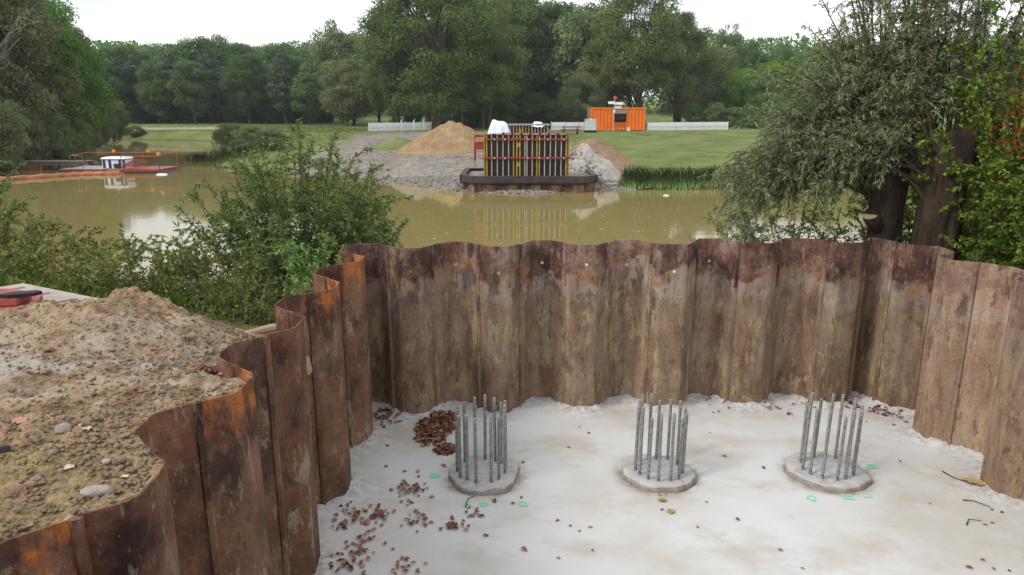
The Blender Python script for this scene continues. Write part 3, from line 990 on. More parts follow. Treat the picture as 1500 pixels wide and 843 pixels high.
lk_left = list(range(1, len(LEFT), 3))                       # middle of each web
if lk_left[-1] != len(LEFT) - 1:
    lk_left.append(len(LEFT) - 1)
lk_left = [0] + lk_left
pile_wall('rusty dark brown sheet pile wall holding back the soil heap', LEFT, lk_left, 1.0, 0.0, 0.9,
          lambda k, r: None if k % 2 else (TOP - 0.42 + r.uniform(-0.04, 0.04)), oranges=(2, 5, 9, 11))
lk_back = [0, 2, 4, 7, 10, 13, 16, 19, 22, 25, 28, 31, 34, 37, 40, 42]
pile_wall('long streaked rusty sheet pile wall in front of the river, with white lifting holes', BACK, lk_back, 1.0, 0.0, 0.0,
          lambda k, r: TOP - 0.30 + r.uniform(-0.05, 0.05))
lk_right = [0, 2] + list(range(5, len(RIGHT) - 1, 3)) + [len(RIGHT) - 1]
pile_wall('pale brown sheet pile wall on the side of the willow stumps', RIGHT, lk_right, 1.0, 0.68, 0.0,
          lambda k, r: None if k % 2 else (TOP - 0.30))

# ================================================================== bored piles with starter bars
LAB = ['round concrete pile head with starter bars beside the dead leaf heap',
       'middle round concrete pile head with a ring of starter bars',
       'round concrete pile head with starter bars nearest the pale sheet pile wall']
for k, (cx_, cy_, cr) in enumerate(CAPS):
    t = thing('bored_pile', LAB[k], 'concrete pile', (cx_, cy_, 0), 0, 'concrete pile heads with starter bars on the pit floor')
    rng = np.random.default_rng(40 + k)
    na = 56
    a = np.linspace(0, 2 * np.pi, na, endpoint=False)
    wob = 1 + 0.16 * (vnoise(np.cos(a) * 2 + 9 * k, np.sin(a) * 2, 0, k) - 0.5) + 0.07 * (vnoise(np.cos(a) * 6, np.sin(a) * 6 + 5 * k, 0, k + 3) - 0.5)
    rings = [(1.02, -0.10), (1.03, -0.005), (1.0, 0.030), (0.95, 0.047), (0.8, 0.05), (0.6, 0.047), (0.4, 0.045), (0.2, 0.05)]
    V, F, mi = [], [], []
    for (s, zz) in rings:
        xx, yy = cr * s * wob * np.cos(a), cr * s * wob * np.sin(a)
        nz = fbm(xx * 9 + k * 7, yy * 9, 0, 3, 2) * 0.06 if zz > 0.02 else 0
        V.append(np.stack([xx, yy, zz + nz + 0 * xx], -1))
    V = np.concatenate(V + [np.array([[0, 0, 0.048]])])
    for r_ in range(len(rings) - 1):
        for j in range(na):
            j2 = (j + 1) % na
            F.append((r_ * na + j, r_ * na + j2, (r_ + 1) * na + j2, (r_ + 1) * na + j))
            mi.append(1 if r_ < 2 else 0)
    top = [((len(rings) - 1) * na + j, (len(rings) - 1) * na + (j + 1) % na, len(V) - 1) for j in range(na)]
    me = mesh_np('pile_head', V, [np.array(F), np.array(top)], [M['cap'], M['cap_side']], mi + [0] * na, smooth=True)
    link('pile_head', me, t)
    nb = [14, 14, 13][k]
    for j in range(nb):
        an = 2 * math.pi * (j + [0.3, 0.1, 0.6][k]) / nb + rng.uniform(-0.08, 0.08)
        rr = [0.272, 0.262, 0.275][k] + rng.uniform(-0.008, 0.008)
        x, y = rr * math.cos(an) + [-0.03, 0.0, -0.01][k], rr * math.sin(an)
        H = 0.79 + rng.uniform(-0.055, 0.055)
        lx_, ly_ = [0.0, 0.004, 0.012][k] + rng.uniform(-0.009, 0.009), rng.uniform(-0.009, 0.009)
        m = MB().tube([(0, 0, 0), (lx_ * 0.5, ly_ * 0.5, H * 0.5), (lx_, ly_, H)], 0.0165, 8)
        for q in range(18):                                   # rolled ribs
            zz = 0.05 + q * (H - 0.06) / 18
            m.tube([(lx_ * zz / H, ly_ * zz / H, zz), (lx_ * zz / H, ly_ * zz / H, zz + 0.010)], 0.0195, 8, cap=False)
        m.build('rebar', M['rebar'], t, (x, y, 0.02))

# ------------------------------------------------------------------ green sprayed rings on the floor (marks of the floor itself)
for (x, y) in [(-0.86, 7.21), (-0.45, 6.58), (-0.29, 6.61), (0.11, 6.62), (-0.41, 7.82), (3.13, 6.74), (3.52, 6.75), (3.73, 6.78), (4.09, 7.42), (3.67, 8.04)]:
    rng = random.Random(int(x * 100))
    V, F = [], []
    ro, ri = 0.052 + rng.uniform(-0.008, 0.008), 0.026 + rng.uniform(-0.006, 0.008)
    for j in range(20):
        a = 2 * math.pi * j / 20
        for r_ in (ro, ri):
            r2 = r_ * (1 + rng.uniform(-0.28, 0.28))
            px, py = r2 * math.cos(a) * 1.05, r2 * math.sin(a)
            V.append((px, py, floor_z(x + px, y + py) + 0.006))
        j2 = (j + 1) % 20
        F.append((2 * j, 2 * j2, 2 * j2 + 1, 2 * j + 1))
    link('paint_ring', mesh_np('paint_ring', V, np.array(F), [M['green_paint']]), pit_floor, (x, y, 0))

# ------------------------------------------------------------------ dead leaves
def leaf_mesh(seed, L=0.085, W=0.05):
    rng = random.Random(seed)
    n = 7
    pts = []
    for i in range(n):
        t = i / (n - 1)
        w = W * math.sin(math.pi * min(1, t * 0.92 + 0.04)) ** 0.8 * (0.75 + 0.5 * ((i % 2) ^ 1)) * 0.5
        cz = 0.012 * math.sin(t * 3.0) + rng.uniform(-0.003, 0.003)
        pts.append(((t - 0.5) * L, w + rng.uniform(-0.003, 0.003), cz + rng.uniform(0.002, 0.014), -w, cz + rng.uniform(0.002, 0.014), cz))
    V, F = [], []
    for (x, w, z1, w2, z2, zc) in pts:
        V += [(x, w, z1 + 0.003), (x, 0, zc + 0.002), (x, w2, z2 + 0.003)]
    for i in range(n - 1):
        for s in (0, 1):
            F.append((3 * i + s, 3 * i + s + 1, 3 * i + 4 + s, 3 * i + 3 + s))
    return mesh_np('dead_leaf', V, np.array(F), [M['deadleaf']])


LEAF = [leaf_mesh(i) for i in range(5)]
LPOS = [(-1.2, 7.28), (-1.01, 6.92), (-1.07, 6.59), (-1.7, 6.47), (-1.57, 6.39), (-1.41, 6.26), (-1.37, 6.35), (-1.0, 6.26), (-0.93, 6.28), (-0.6, 6.17), (-0.55, 6.23), (-0.41, 6.39), (-0.3, 6.38), (-0.25, 6.04), (-0.94, 7.96), (-1.75, 7.0), (-1.41, 5.77), (-1.39, 5.95), (-1.41, 5.51), (-1.62, 6.17), (-1.1, 5.84), (-0.97, 5.57), (-0.83, 5.53), (-0.78, 7.43), (-1.43, 7.4), (-1.5, 7.91), (-1.08, 7.91), (-1.27, 6.23), (-0.84, 6.74), (-0.18, 6.67), (0.01, 6.62), (0.1, 6.74), (0.13, 7.51), (0.86, 8.45), (0.96, 8.28), (0.68, 7.89), (0.45, 6.31), (0.57, 6.22), (0.65, 6.13), (0.76, 6.19), (0.11, 5.82), (0.74, 5.81), (0.42, 5.69), (1.56, 6.81), (1.52, 6.5), (2.48, 8.28), (2.49, 7.67), (2.85, 7.39), (2.01, 6.65), (2.23, 6.33), (1.8, 6.19), (2.47, 5.82), (2.57, 5.55), (4.47, 7.53), (4.3, 6.62), (4.86, 6.5), (4.93, 6.45), (4.05, 5.56), (4.25, 5.54), (4.37, 5.51), (4.24, 5.67), (4.62, 6.23), (4.71, 6.26), (4.24, 8.04), (4.6, 8.6), (4.9, 8.5)]
for i, (x, y) in enumerate(LPOS):
    s = random.uniform(0.5, 0.95)
    if x > 0.3:
        s *= 0.75
    o = link('dead_leaf', LEAF[i % 5], None, (x, y, floor_z(x, y) + 0.002), (random.uniform(-0.15, 0.15), random.uniform(-0.15, 0.15), random.uniform(0, 6.28)), (s, s, s))
    tag(o, 'single fallen brown leaf lying on the pale concrete floor', 'leaf', 'fallen leaves scattered singly over the pit floor')


def leaf_heap(name, label, spots, kind='stuff'):
    A = Acc()
    rng = np.random.default_rng(len(spots) * 13 + int(abs(spots[0][0]) * 100))
    for (x, y, r0, h, n) in spots:
        r0 = r0 if h > 0.025 else r0 * 1.35
        rr = r0 * (np.sqrt(rng.uniform(0, 1, n)) if h > 0.025 else rng.uniform(0, 1.15, n))
        an = rng.uniform(0, 6.283, n)
        px, py = x + rr * np.cos(an), y + rr * np.sin(an) * 1.1
        base = np.array([floor_z(a, c) for a, c in zip(px, py)])
        pz = base + 0.012 + h * np.clip(1 - (rr / r0) ** 2, 0, 1) * rng.uniform(0.25, 1, n)
        C = np.stack([px, py, pz], -1)
        D = rng.normal(size=(n, 3)) * np.array([1, 1, 0.35])
        Nn = np.array([0, 0, 1.0]) + rng.normal(size=(n, 3)) * (0.4 if h > 0.025 else 0.2)
        D[:, 2] *= 1.0 if h > 0.025 else 0.3
        V, F = leaves_np(C, D, Nn, 0.068 if h > 0.025 else 0.058, 0.046 if h > 0.025 else 0.038, rng, 0.3)
        A.add(V, F, rng.uniform(0, 1, n))
    return tag(link(name, A.mesh(name, [M['deadleaf']])), label, 'leaves', kind=kind)


leaf_heap('leaf_heap', 'heap of dead brown leaves swept against the starter bars', [(-0.98, 8.42, 0.26, 0.045, 330), (-0.90, 8.72, 0.18, 0.035, 150), (-1.0, 8.15, 0.20, 0.035, 150), (-0.80, 7.82, 0.13, 0.05, 110)])
leaf_heap('leaf_drift', 'loose drifts of brown leaves along the dark sheet pile wall', [
    (-1.55, 6.42, 0.16, 0.02, 34), (-1.30, 6.37, 0.13, 0.02, 26), (-1.08, 6.85, 0.13, 0.02, 30), (-0.97, 6.28, 0.12, 0.02, 20), (-0.55, 6.20, 0.10, 0.02, 20), (-0.38, 6.42, 0.08, 0.01, 9),
    (-1.40, 5.80, 0.14, 0.02, 24), (-1.36, 5.98, 0.12, 0.02, 15), (-0.92, 5.55, 0.11, 0.02, 16), (-1.45, 5.55, 0.13, 0.02, 20), (-1.63, 6.25, 0.12, 0.02, 12), (-1.72, 8.82, 0.14, 0.03, 40), (-1.6, 8.6, 0.12, 0.02, 18),
    (-1.2, 7.1, 0.3, 0.005, 10)])
leaf_heap('leaf_litter', 'reddish leaf litter caught at the foot of the back wall', [(4.60, 9.15, 0.16, 0.03, 26), (4.95, 8.95, 0.16, 0.03, 22), (5.1, 8.75, 0.12, 0.02, 12), (3.55, 9.0, 0.14, 0.02, 12), (2.75, 9.1, 0.14, 0.02, 8), (4.0, 9.1, 0.2, 0.02, 9)])

# twigs and a big yellow leaf by the pale wall
for (pts, lab) in [([(4.81, 7.28), (4.84, 7.12), (4.93, 6.97)], 'short dry twig beside the big yellow leaf'),
                   ([(4.67, 6.67), (4.76, 6.64), (4.87, 6.54)], 'thin curved twig between the yellow leaf and the red leaves'),
                   ([(4.43, 6.22), (4.50, 6.30), (4.62, 6.29)], 'dark twig with small red leaves near the pale wall'),
                   ([(-0.47, 6.54), (-0.46, 6.68), (-0.38, 6.82)], 'long thin twig by the green rings under the first pile head')]:
    tag(MB().tube([(x, y, floor_z(x, y) + 0.012 + 0.01 * (i == 1)) for i, (x, y) in enumerate(pts)], 0.006, 5, 0.003).build('twig', M['bark_willow']), lab, 'twig')
V, F = [], []
o = link('yellow_leaf', leaf_mesh(99, 0.26, 0.13), None, (4.98, 6.98, floor_z(4.98, 6.98) + 0.01), (0.05, 0.05, R(-35)))
o.data.materials[0] = plain('yellow_leaf', (0.40, 0.28, 0.12), 0.7, 0.3, 12, dirt=(0.16, 0.10, 0.05))
tag(o, 'large curled yellow leaf lying near the pale sheet pile wall', 'leaf')
for i, (x, y) in enumerate([(1.56, 6.68), (1.60, 6.46)]):
    o = link('yellow_leaf', leaf_mesh(101 + i, 0.09, 0.08), None, (x, y, floor_z(x, y) + 0.004), (0, 0, i * 1.3))
    o.data.materials[0] = plain('olive_leaf', (0.30, 0.27, 0.08), 0.7, 0.3, 20)
    tag(o, ['upper small yellow green leaf in front of the middle pile head', 'lower small yellow green leaf in front of the middle pile head'][i], 'leaf')
# ================================================================== near bank: heap, stones, plate
def ground_at(x, y):
    return soil_z(x, y) if (x < -1.7 and y < 29) else Z(x, y)


def mound(name, label, cat, cx_, cy_, rx_, ry_, h, mat, zf, seed=0, rough=0.12, nr=36, na=72, bumps=(), attrs=None, rz=0.0, sink=0.12, peak=1.25, nf=1.0):
    """heap of loose material: radial sheet with uneven height and outline"""
    a = np.linspace(0, 2 * np.pi, na, endpoint=False)
    out = 1 + 0.45 * (vnoise(np.cos(a) * 1.6 + seed, np.sin(a) * 1.6, 0, seed) - 0.5)
    V = []
    for i in range(nr):
        s = i / (nr - 1)
        ex, ey = s * rx_ * out * np.cos(a), s * ry_ * out * np.sin(a)
        x = cx_ + ex * math.cos(rz) - ey * math.sin(rz)
        y = cy_ + ex * math.sin(rz) + ey * math.cos(rz)
        prof = (1 - s) ** peak if s > 0.12 else 1 - 1.02 * peak * s * 0.75 - 0.02
        zz = h * prof
        for (bx, by_, br, bh) in bumps:
            zz = zz + bh * np.exp(-((x - bx) ** 2 + (y - by_) ** 2) / br ** 2) * (1 - s)
        fade = min(1.0, (1 - s) * 4)
        zz = zz + (fbm(x * 1.6 * nf, y * 1.6 * nf, seed, 3, seed) * rough * 2 + fbm(x * 6 * nf, y * 6 * nf, seed, 4, seed + 5) * rough + fbm(x * 21 * nf, y * 21 * nf, seed, 3, seed + 9) * rough * 0.45) * fade
        gz = np.array([zf(p, q) for p, q in zip(x, y)])
        V.append(np.stack([x - cx_, y - cy_, gz + zz - (sink if i == nr - 1 else 0)], -1))
    V = np.concatenate(V)
    F = []
    i = np.arange(nr - 1)[:, None] * na
    j = np.arange(na)[None, :]
    F = np.stack([i + j, i + na + j, i + na + (j + 1) % na, i + (j + 1) % na], -1).reshape(-1, 4)
    xa, ya = V[:, 0] + cx_, V[:, 1] + cy_
    at = {k: ('POINT', f(xa, ya)) for k, f in (attrs or {}).items()}
    o = link(name, mesh_np(name, V, F, [mat], smooth=True, attrs=at), None, (cx_, cy_, 0))
    return tag(o, label, cat)


zero = lambda x, y: np.zeros(len(x))
heap = mound('soil_heap', 'heap of loose brown soil beside the dark sheet pile wall', 'soil heap', -3.35, 6.05, 1.35, 1.15, 0.40, M['soil'], ground_at, 3, 0.11, 70, 170,
             bumps=((-3.0, 5.6, 0.5, 0.12), (-4.0, 5.6, 0.5, 0.10)),
             attrs={'pale': lambda x, y: soil_attr(x, y)[0] * 0.5, 'yellow': lambda x, y: 0.35 * np.exp(-((x + 3.2) ** 2 + (y - 6.0) ** 2) / 0.6), 'grass': zero}, peak=1.15)

import mathutils.bvhtree as _bt
bpy.context.view_layer.update()
_hv = [heap.matrix_world @ v.co for v in heap.data.vertices]
_HB = _bt.BVHTree.FromPolygons(_hv, [tuple(p.vertices) for p in heap.data.polygons])


def soil_top(x, y):
    r = _HB.ray_cast(Vector((x, y, 6)), Vector((0, 0, -1)))
    z = ground_at(x, y)
    return max(z, r[0].z) if r[0] is not None else z


def rock_mesh(seed, mat, sub=2, amp=0.55):
    rng = np.random.default_rng(seed)
    import bmesh
    bm = bmesh.new()
    bmesh.ops.create_icosphere(bm, subdivisions=sub, radius=0.5)
    k = rng.uniform(0.6, 1.0, 3)
    for v in bm.verts:
        c = np.array(v.co)
        n = 1 + amp * float(fbm(c[0] * 1.8 + seed * 5, c[1] * 1.8, c[2] * 1.8, 3, seed))
        v.co = Vector((c[0] * k[0] * n * 1.15, c[1] * k[1] * n, c[2] * k[2] * n * 0.75))
    me = bpy.data.meshes.new('stone')
    bm.to_mesh(me)
    bm.free()
    me.materials.append(mat)
    return me


ROCKS = [rock_mesh(i, M['stone'] if i % 3 else M['stone_pale']) for i in range(6)]
CLODS = [rock_mesh(20 + i, M['clod'], 2, 1.3) for i in range(4)]


def put_stone(x, y, s, me, label, group=None, name='stone', cat='stone', sink=0.18):
    z = soil_top(x, y)
    o = link(name, me, None, (x, y, z + s * (0.33 - sink)), (random.uniform(-0.4, 0.4), random.uniform(-0.4, 0.4), random.uniform(0, 6.28)), (s * 1.1, s, s * 0.85))
    return tag(o, label, cat, group)


put_stone(-1.93, 3.0, 0.125, ROCKS[0], 'large pale angular stone on the edge of the dark pile wall')
put_stone(-2.46, 3.62, 0.085, ROCKS[1], 'rounded grey stone half sunk in the brown soil near the wall edge')
put_stone(-2.60, 3.36, 0.055, MB().box((0, 0, 0), (1, 0.8, 0.5), taper=0.6).mesh('stone', M['black']), 'small black flat stone on the yellow sand')
put_stone(-2.30, 3.14, 0.06, ROCKS[4], 'bluish grey stone in the dark hollow beside the wall', None)
put_stone(-2.0, 3.22, 0.05, ROCKS[3], 'white stone at the crest of the soil by the burnt wall edge')
random.seed(21)
n = 0
while n < 190:
    y = random.uniform(2.5, 6.2)
    x = random.uniform(-4.9, -2.1) if n % 3 else float(np.interp(y, ys, lx)) - 0.04 - abs(random.gauss(0, 0.3))
    if x > -2.15 and y > 4.2:
        continue
    s = random.choice([0.022, 0.026, 0.03, 0.035, 0.04, 0.055])
    if random.random() < 0.25:
        put_stone(x, y, s, ROCKS[n % 6], 'small grey stone lying loose on the brown soil', 'grey stones strewn over the soil')
    else:
        put_stone(x, y, s * 1.25, CLODS[n % 4], 'clod of brown earth lying loose on the soil', 'earth clods strewn over the soil', 'earth_clod', 'earth clod')
    n += 1
# crumbs of earth nobody could count
ic = np.array([v.co[:] for v in CLODS[0].vertices])
rng = np.random.default_rng(5)
import bmesh
bm = bmesh.new()
bmesh.ops.create_icosphere(bm, subdivisions=1, radius=0.5)
cv = np.array([v.co[:] for v in bm.verts]) * (1 + 0.35 * rng.uniform(-1, 1, (len(bm.verts), 1)))
cf = np.array([[v.index for v in f.verts] for f in bm.faces])
bm.free()
A = Acc()
for i in range(9000):
    y = rng.uniform(2.3, 7.4)
    x = float(np.interp(y, ys, lx)) - 0.015 - abs(rng.normal(0, 1.5 if i % 3 else 0.4))
    if x < -6 or (y > 4.3 and x > -2.16):
        continue
    s = rng.uniform(0.008, 0.026) * (1.5 if rng.uniform() < 0.08 else 1)
    c_, s_ = math.cos(i), math.sin(i)
    Vv = cv * np.array([s * 1.2, s, s * 0.8])
    Vv = np.stack([Vv[:, 0] * c_ - Vv[:, 1] * s_ + x, Vv[:, 0] * s_ + Vv[:, 1] * c_ + y, Vv[:, 2] + soil_top(x, y) + s * 0.2], -1)
    A.add(Vv, cf, rng.uniform())
tag(link('earth_crumbs', A.mesh('earth_crumbs', [M['clod']])), 'fine crumbs of earth strewn over the soil', 'earth', kind='stuff')
# leaves on the soil
for i, (x, y, s, lab) in enumerate([(-2.72, 3.66, 1.0, 'pink withered leaf on the brown soil left of the grey stone'), (-2.2, 3.24, 0.6, 'pale star shaped leaf in the dark hollow by the wall'),
                                    (-2.28, 3.55, 0.7, 'pale lobed leaf beside the rounded grey stone'), (-1.86, 3.12, 0.5, 'small pale leaf on the soil at the wall corner'), (-2.98, 3.62, 0.6, 'orange withered leaf on the soil')]):
    o = link('withered_leaf', leaf_mesh(60 + i, 0.09, 0.07), None, (x, y, soil_top(x, y) + 0.012), (0.1, 0.1, i * 1.1), (s, s, s))
    o.data.materials[0] = plain('withered_leaf', [(0.42, 0.20, 0.15), (0.55, 0.46, 0.36), (0.50, 0.40, 0.29), (0.55, 0.42, 0.33), (0.45, 0.19, 0.07)][i], 0.7, 0.2, 20)
    tag(o, lab, 'leaf')
# red leaves lying in the wall pocket
A = Acc()
n = 60
C = np.stack([rng.uniform(-2.13, -1.88, n) - 0.12, rng.uniform(4.68, 4.98, n), np.zeros(n)], -1)
C[:, 2] = [soil_z(a, c) + 0.015 + 0.02 * rng.uniform() for a, c in C[:, :2]]
V, F = leaves_np(C, rng.normal(size=(n, 3)) * np.array([1, 1, 0.3]), np.array([0, 0, 1.0]) + rng.normal(size=(n, 3)) * 0.4, 0.07, 0.045, rng)
A.add(V, F, rng.uniform(0, 0.5, n))
tag(link('pocket_leaves', A.mesh('pocket_leaves', [M['deadleaf']])), 'dark red leaves caught in a pocket of the dark pile wall', 'leaves', kind='stuff')

# dusty flat plate behind the heap and faded red plastic lying on it
t = thing('ground_plate', 'dusty flat steel plate lying on the bank behind the red plastic', 'steel plate', (-5.0, 7.3, 0))
pz = 1.99
MB().add([(-1.9, -1.15, pz + 0.06), (0.42, -1.35, pz + 0.05), (0.75, 0.05, pz - 0.02), (-0.72, 0.85, pz - 0.02),
          (-1.9, -1.15, pz + 0.02), (0.42, -1.35, pz + 0.01), (0.75, 0.05, pz - 0.06), (-0.72, 0.85, pz - 0.06)],
         [(0, 1, 2, 3), (7, 6, 5, 4), (0, 4, 5, 1), (1, 5, 6, 2), (2, 6, 7, 3), (3, 7, 4, 0)]).build('plate', M['plate'], t)
for q in range(3):
    MB().bar((-1.5 + q * 0.62, -1.0 + q * 0.05, pz + 0.060), (-0.55 + q * 0.45, 0.62 - q * 0.26, pz - 0.012), 0.012, 0.02).build('rib', M['plate'], t)
t = thing('folded_barrier', 'faded red folded plastic barrier with a black strap at the picture edge', 'barrier', (-4.86, 6.55, soil_z(-4.86, 6.55) - 0.02), R(12))
m = MB()
m.prism([(-0.75, -0.28), (0.30, -0.30), (0.36, -0.12), (0.30, 0.20), (-0.75, 0.22)], 0.0, 0.12)
m.build('lower_panel', M['red_plastic'], t)
m = MB().prism([(-0.72, -0.24), (0.24, -0.22), (0.28, 0.02), (0.05, 0.22), (-0.72, 0.30)], 0.13, 0.19)
m.build('upper_panel', M['red_plastic'], t)
m = MB().add([(-0.70, -0.05, 0.20), (-0.10, 0.02, 0.215), (-0.05, 0.20, 0.26), (-0.35, 0.34, 0.27), (-0.70, 0.30, 0.25), (-0.70, -0.05, 0.24), (-0.12, 0.04, 0.245), (-0.07, 0.19, 0.285), (-0.35, 0.31, 0.295), (-0.70, 0.28, 0.28)],
             [(0, 1, 2, 3, 4)[::-1], (5, 6, 7, 8, 9), (0, 1, 6, 5), (1, 2, 7, 6), (2, 3, 8, 7), (3, 4, 9, 8), (4, 0, 5, 9)])
m.build('folded_flap', M['red_plastic'], t)
MB().prism([(0.05, -0.16), (0.18, -0.20), (0.38, -0.16), (0.42, -0.09), (0.36, -0.04), (0.16, -0.07)], 0.195, 0.225).build('strap', M['black'], t)
MB().prism([(-0.70, -0.272), (0.10, -0.270), (0.10, -0.262), (-0.70, -0.264)], 0.121, 0.129).build('seam', M['black'], t)
# short log and loose stakes by the wall
t = thing('wooden_log', 'short cut log lying on pale ground beside the dark pile wall', 'log', (-2.72, 7.55, soil_z(-2.72, 7.55) + 0.05), R(35))
MB().tube([(-0.22, 0, 0), (0.0, 0.01, 0.03), (0.22, 0, 0.05)], 0.052, 10, 0.045).build('trunk', M['wood_tan'], t)
MB().tube([(0.22, 0, 0.05), (0.226, 0, 0.051)], 0.044, 10).build('cut_face', M['cut'], t)

# ================================================================== plants
def stems_leaves(rng, stems, leaf_len, leaf_wid, per_m, twig_n, twig_len, droop, spread_tw=1.0, start=0.25, r_base=0.02, bare=0.0, normal_up=0.6):
    """stems: list of (m,3) polylines. Returns tubes Acc and leaves Acc"""
    T, Lf = Acc(), Acc()
    for S in stems:
        S = np.asarray(S, float)
        L = np.linalg.norm(np.diff(S, axis=0), axis=1).sum()
        rb = r_base * min(1.2, 0.35 + L / 4)
        V, F = tube_np(S, rb, rb * 0.2, 5)
        T.add(V, F, rng.uniform())
        cum = np.concatenate([[0], np.cumsum(np.linalg.norm(np.diff(S, axis=0), axis=1))]) / L
        nt = max(2, int(twig_n * L))
        ts = rng.uniform(start, 1.0, nt)
        tw = [(S[int(len(S) * start):], 0.8)]
        for t_ in ts:
            p = np.array([np.interp(t_, cum, S[:, k]) for k in range(3)])
            i = min(len(S) - 2, np.searchsorted(cum, t_))
            d = unit(S[min(i + 1, len(S) - 1)] - S[max(i - 1, 0)])
            o = unit(rng.normal(size=3)) * spread_tw + d * 0.7 + np.array([0, 0, 0.15])
            o = unit(o)
            tl = twig_len * rng.uniform(0.5, 1.3) * (1.1 - 0.5 * t_)
            q = np.linspace(0, 1, 5)[:, None]
            P = p + o * tl * q + np.array([0, 0, -droop]) * tl * q ** 2
            V, F = tube_np(P, rb * 0.28, rb * 0.1, 3)
            T.add(V, F, rng.uniform())
            tw.append((P, 1.0))
        for P, w in tw:
            l = np.linalg.norm(np.diff(P, axis=0), axis=1).sum()
            n = rng.poisson(per_m * l * w)
            if n < 1:
                continue
            u = rng.uniform(0.05, 1.0, n) * (len(P) - 1)
            i = np.clip(u.astype(int), 0, len(P) - 2)
            f = (u - i)[:, None]
            C = P[i] * (1 - f) + P[i + 1] * f
            d = unit(P[i + 1] - P[i])
            D = unit(d * 0.8 + rng.normal(size=(n, 3)) * 0.65 + np.array([0, 0, -droop * 0.9]))
            C = C + D * leaf_len * 0.5
            Nn = np.array([0, 0, normal_up]) + rng.normal(size=(n, 3)) * 0.6
            V, F = leaves_np(C, D, Nn, leaf_len, leaf_wid, rng, 0.2)
            Lf.add(V, F, rng.uniform(0, 1, n))
    return T, Lf


def arch(rng, base, out, h, spread, n=9, bend=1.5, wig=0.06):
    t = np.linspace(0, 1, n)[:, None]
    P = base + np.array([out[0], out[1], 0]) * spread * t ** bend + np.array([0, 0, h]) * (t ** 0.92)
    P = P + np.cumsum(rng.normal(size=(n, 3)) * wig * h / n, axis=0)
    return P


def shrub(name, label, x, y, h, spread, n_stems, seed, mat='lf_bush', leaf=(0.085, 0.026), per_m=34, twig_n=5, twig_len=0.55, droop=0.25, cat='shrub', group=None, z=None, bend=1.4, start=0.2, rb=0.016, base_r=0.3):
    rng = np.random.default_rng(seed)
    zb = (ground_at(x, y) if y < 29 else Z(x, y)) if z is None else z
    t = thing(name, label, cat, (x, y, zb), 0, group)
    st = []
    for k in range(n_stems):
        a = rng.uniform(0, 6.283)
        r = math.sqrt(rng.uniform(0, 1))
        hh = h * (1.0 - 0.42 * r ** 2.5) * rng.uniform(0.75, 1.05)
        st.append(arch(rng, np.array([math.cos(a) * base_r * r, math.sin(a) * base_r * r, -0.05]), (math.cos(a), math.sin(a)), hh, spread * r, bend=bend))
    T, Lf = stems_leaves(rng, st, leaf[0], leaf[1], per_m, twig_n, twig_len, droop, start=start, r_base=rb)
    link('stem', T.mesh('stem', [M['twig']]), t)
    link('foliage', Lf.mesh('foliage', [M[mat]]), t)
    return t


# big willow bush at the water in front of the river
shrub('willow_bush', 'big leafy green willow bush at the water behind the dark pile wall corner', -3.95, 13.1, 4.0, 1.6, 84, 101, 'lf_bush', (0.10, 0.030), 62, 7.0, 0.60, 0.22, start=0.12, bend=1.25, base_r=0.5)
shrub('willow_bush', 'loose willow shoots leaning out over the water left of the big bush', -5.5, 12.6, 2.3, 1.6, 9, 102, 'lf_bush', (0.11, 0.028), 30, 2.5, 0.55, 0.2, bend=1.3)
shrub('willow_bush', 'low dense bush growing against the corner of the pile walls', -3.0, 11.1, 1.75, 1.15, 30, 103, 'lf_bush', (0.09, 0.032), 70, 7, 0.45, 0.2, start=0.1, base_r=0.4)
lowb = [(-10.6, 13.2, 2.5, 1.5, 22, 'tall weedy bush on the bank at the picture edge'), (-8.9, 12.2, 1.5, 1.2, 22, 'yellow green bush on the bank behind the dusty plate'),
        (-7.4, 12.6, 1.3, 1.1, 20, 'bushy weeds on the bank between the plate and the water'), (-6.2, 11.6, 1.25, 1.0, 20, 'scrubby bush on the bank behind the soil heap'),
        (-4.9, 10.7, 1.15, 0.9, 20, 'low weeds right behind the crest of the soil heap'), (-12.6, 15.5, 2.7, 1.7, 20, 'bush at the waterside farthest along the near bank'),
        (-9.9, 10.7, 1.5, 1.2, 18, 'low green weeds beside the red plastic barrier'), (-7.9, 10.4, 1.2, 1.0, 18, 'leafy weeds at the far edge of the dusty plate'),
        (-3.7, 9.6, 0.85, 0.8, 18, 'small weeds on the pale ground above the short log'), (-6.4, 9.7, 0.9, 0.9, 18, 'dark weeds touching the left foot of the soil heap'),
        (-11.6, 12.0, 1.9, 1.2, 18, 'dense bush at the left picture edge above the red plastic')]
for i, (x, y, h, s, n, lab) in enumerate(lowb):
    shrub('bank_bush', lab, x, y, h, s, n, 200 + i, 'lf_weed' if i % 5 else 'lf_bush', (0.065, 0.036), 75, 7.5, 0.42, 0.15, start=0.05, base_r=0.55, rb=0.010, group='bushes and weeds on the near bank')

# grass and weeds over the near bank (uncountable)
rng = np.random.default_rng(77)
A = Acc()
n = 26000
x = rng.uniform(-16, -1.6, n)
y = rng.uniform(7.8, 17, n)
zz = np.array([ground_at(a, c) for a, c in zip(x, y)])
keep = (zz > -0.65) & (rng.uniform(0, 1, n) < np.clip((y - 7.6) / 2.2 + (-x - 6.2) * 0.3, 0.04, 1)) & ~((x > -6.9) & (x < -3.8) & (y < 8.3)) & (x < np.where(y < 9.3, -2.3, 0))
x, y, zz = x[keep], y[keep], zz[keep]
n = len(x)
D = np.array([0, 0, 1.0]) + rng.normal(size=(n, 3)) * 0.55
C = np.stack([x, y, zz + 0.05 + rng.uniform(0, 0.16, n)], -1)
V, F = leaves_np(C, D, rng.normal(size=(n, 3)), 0.15, 0.035, rng)
A.add(V, F, rng.uniform(0, 1, n))
tag(link('bank_grass', A.mesh('bank_grass', [M['grass']])), 'grass and small weeds covering the near bank', 'grass', kind='stuff')


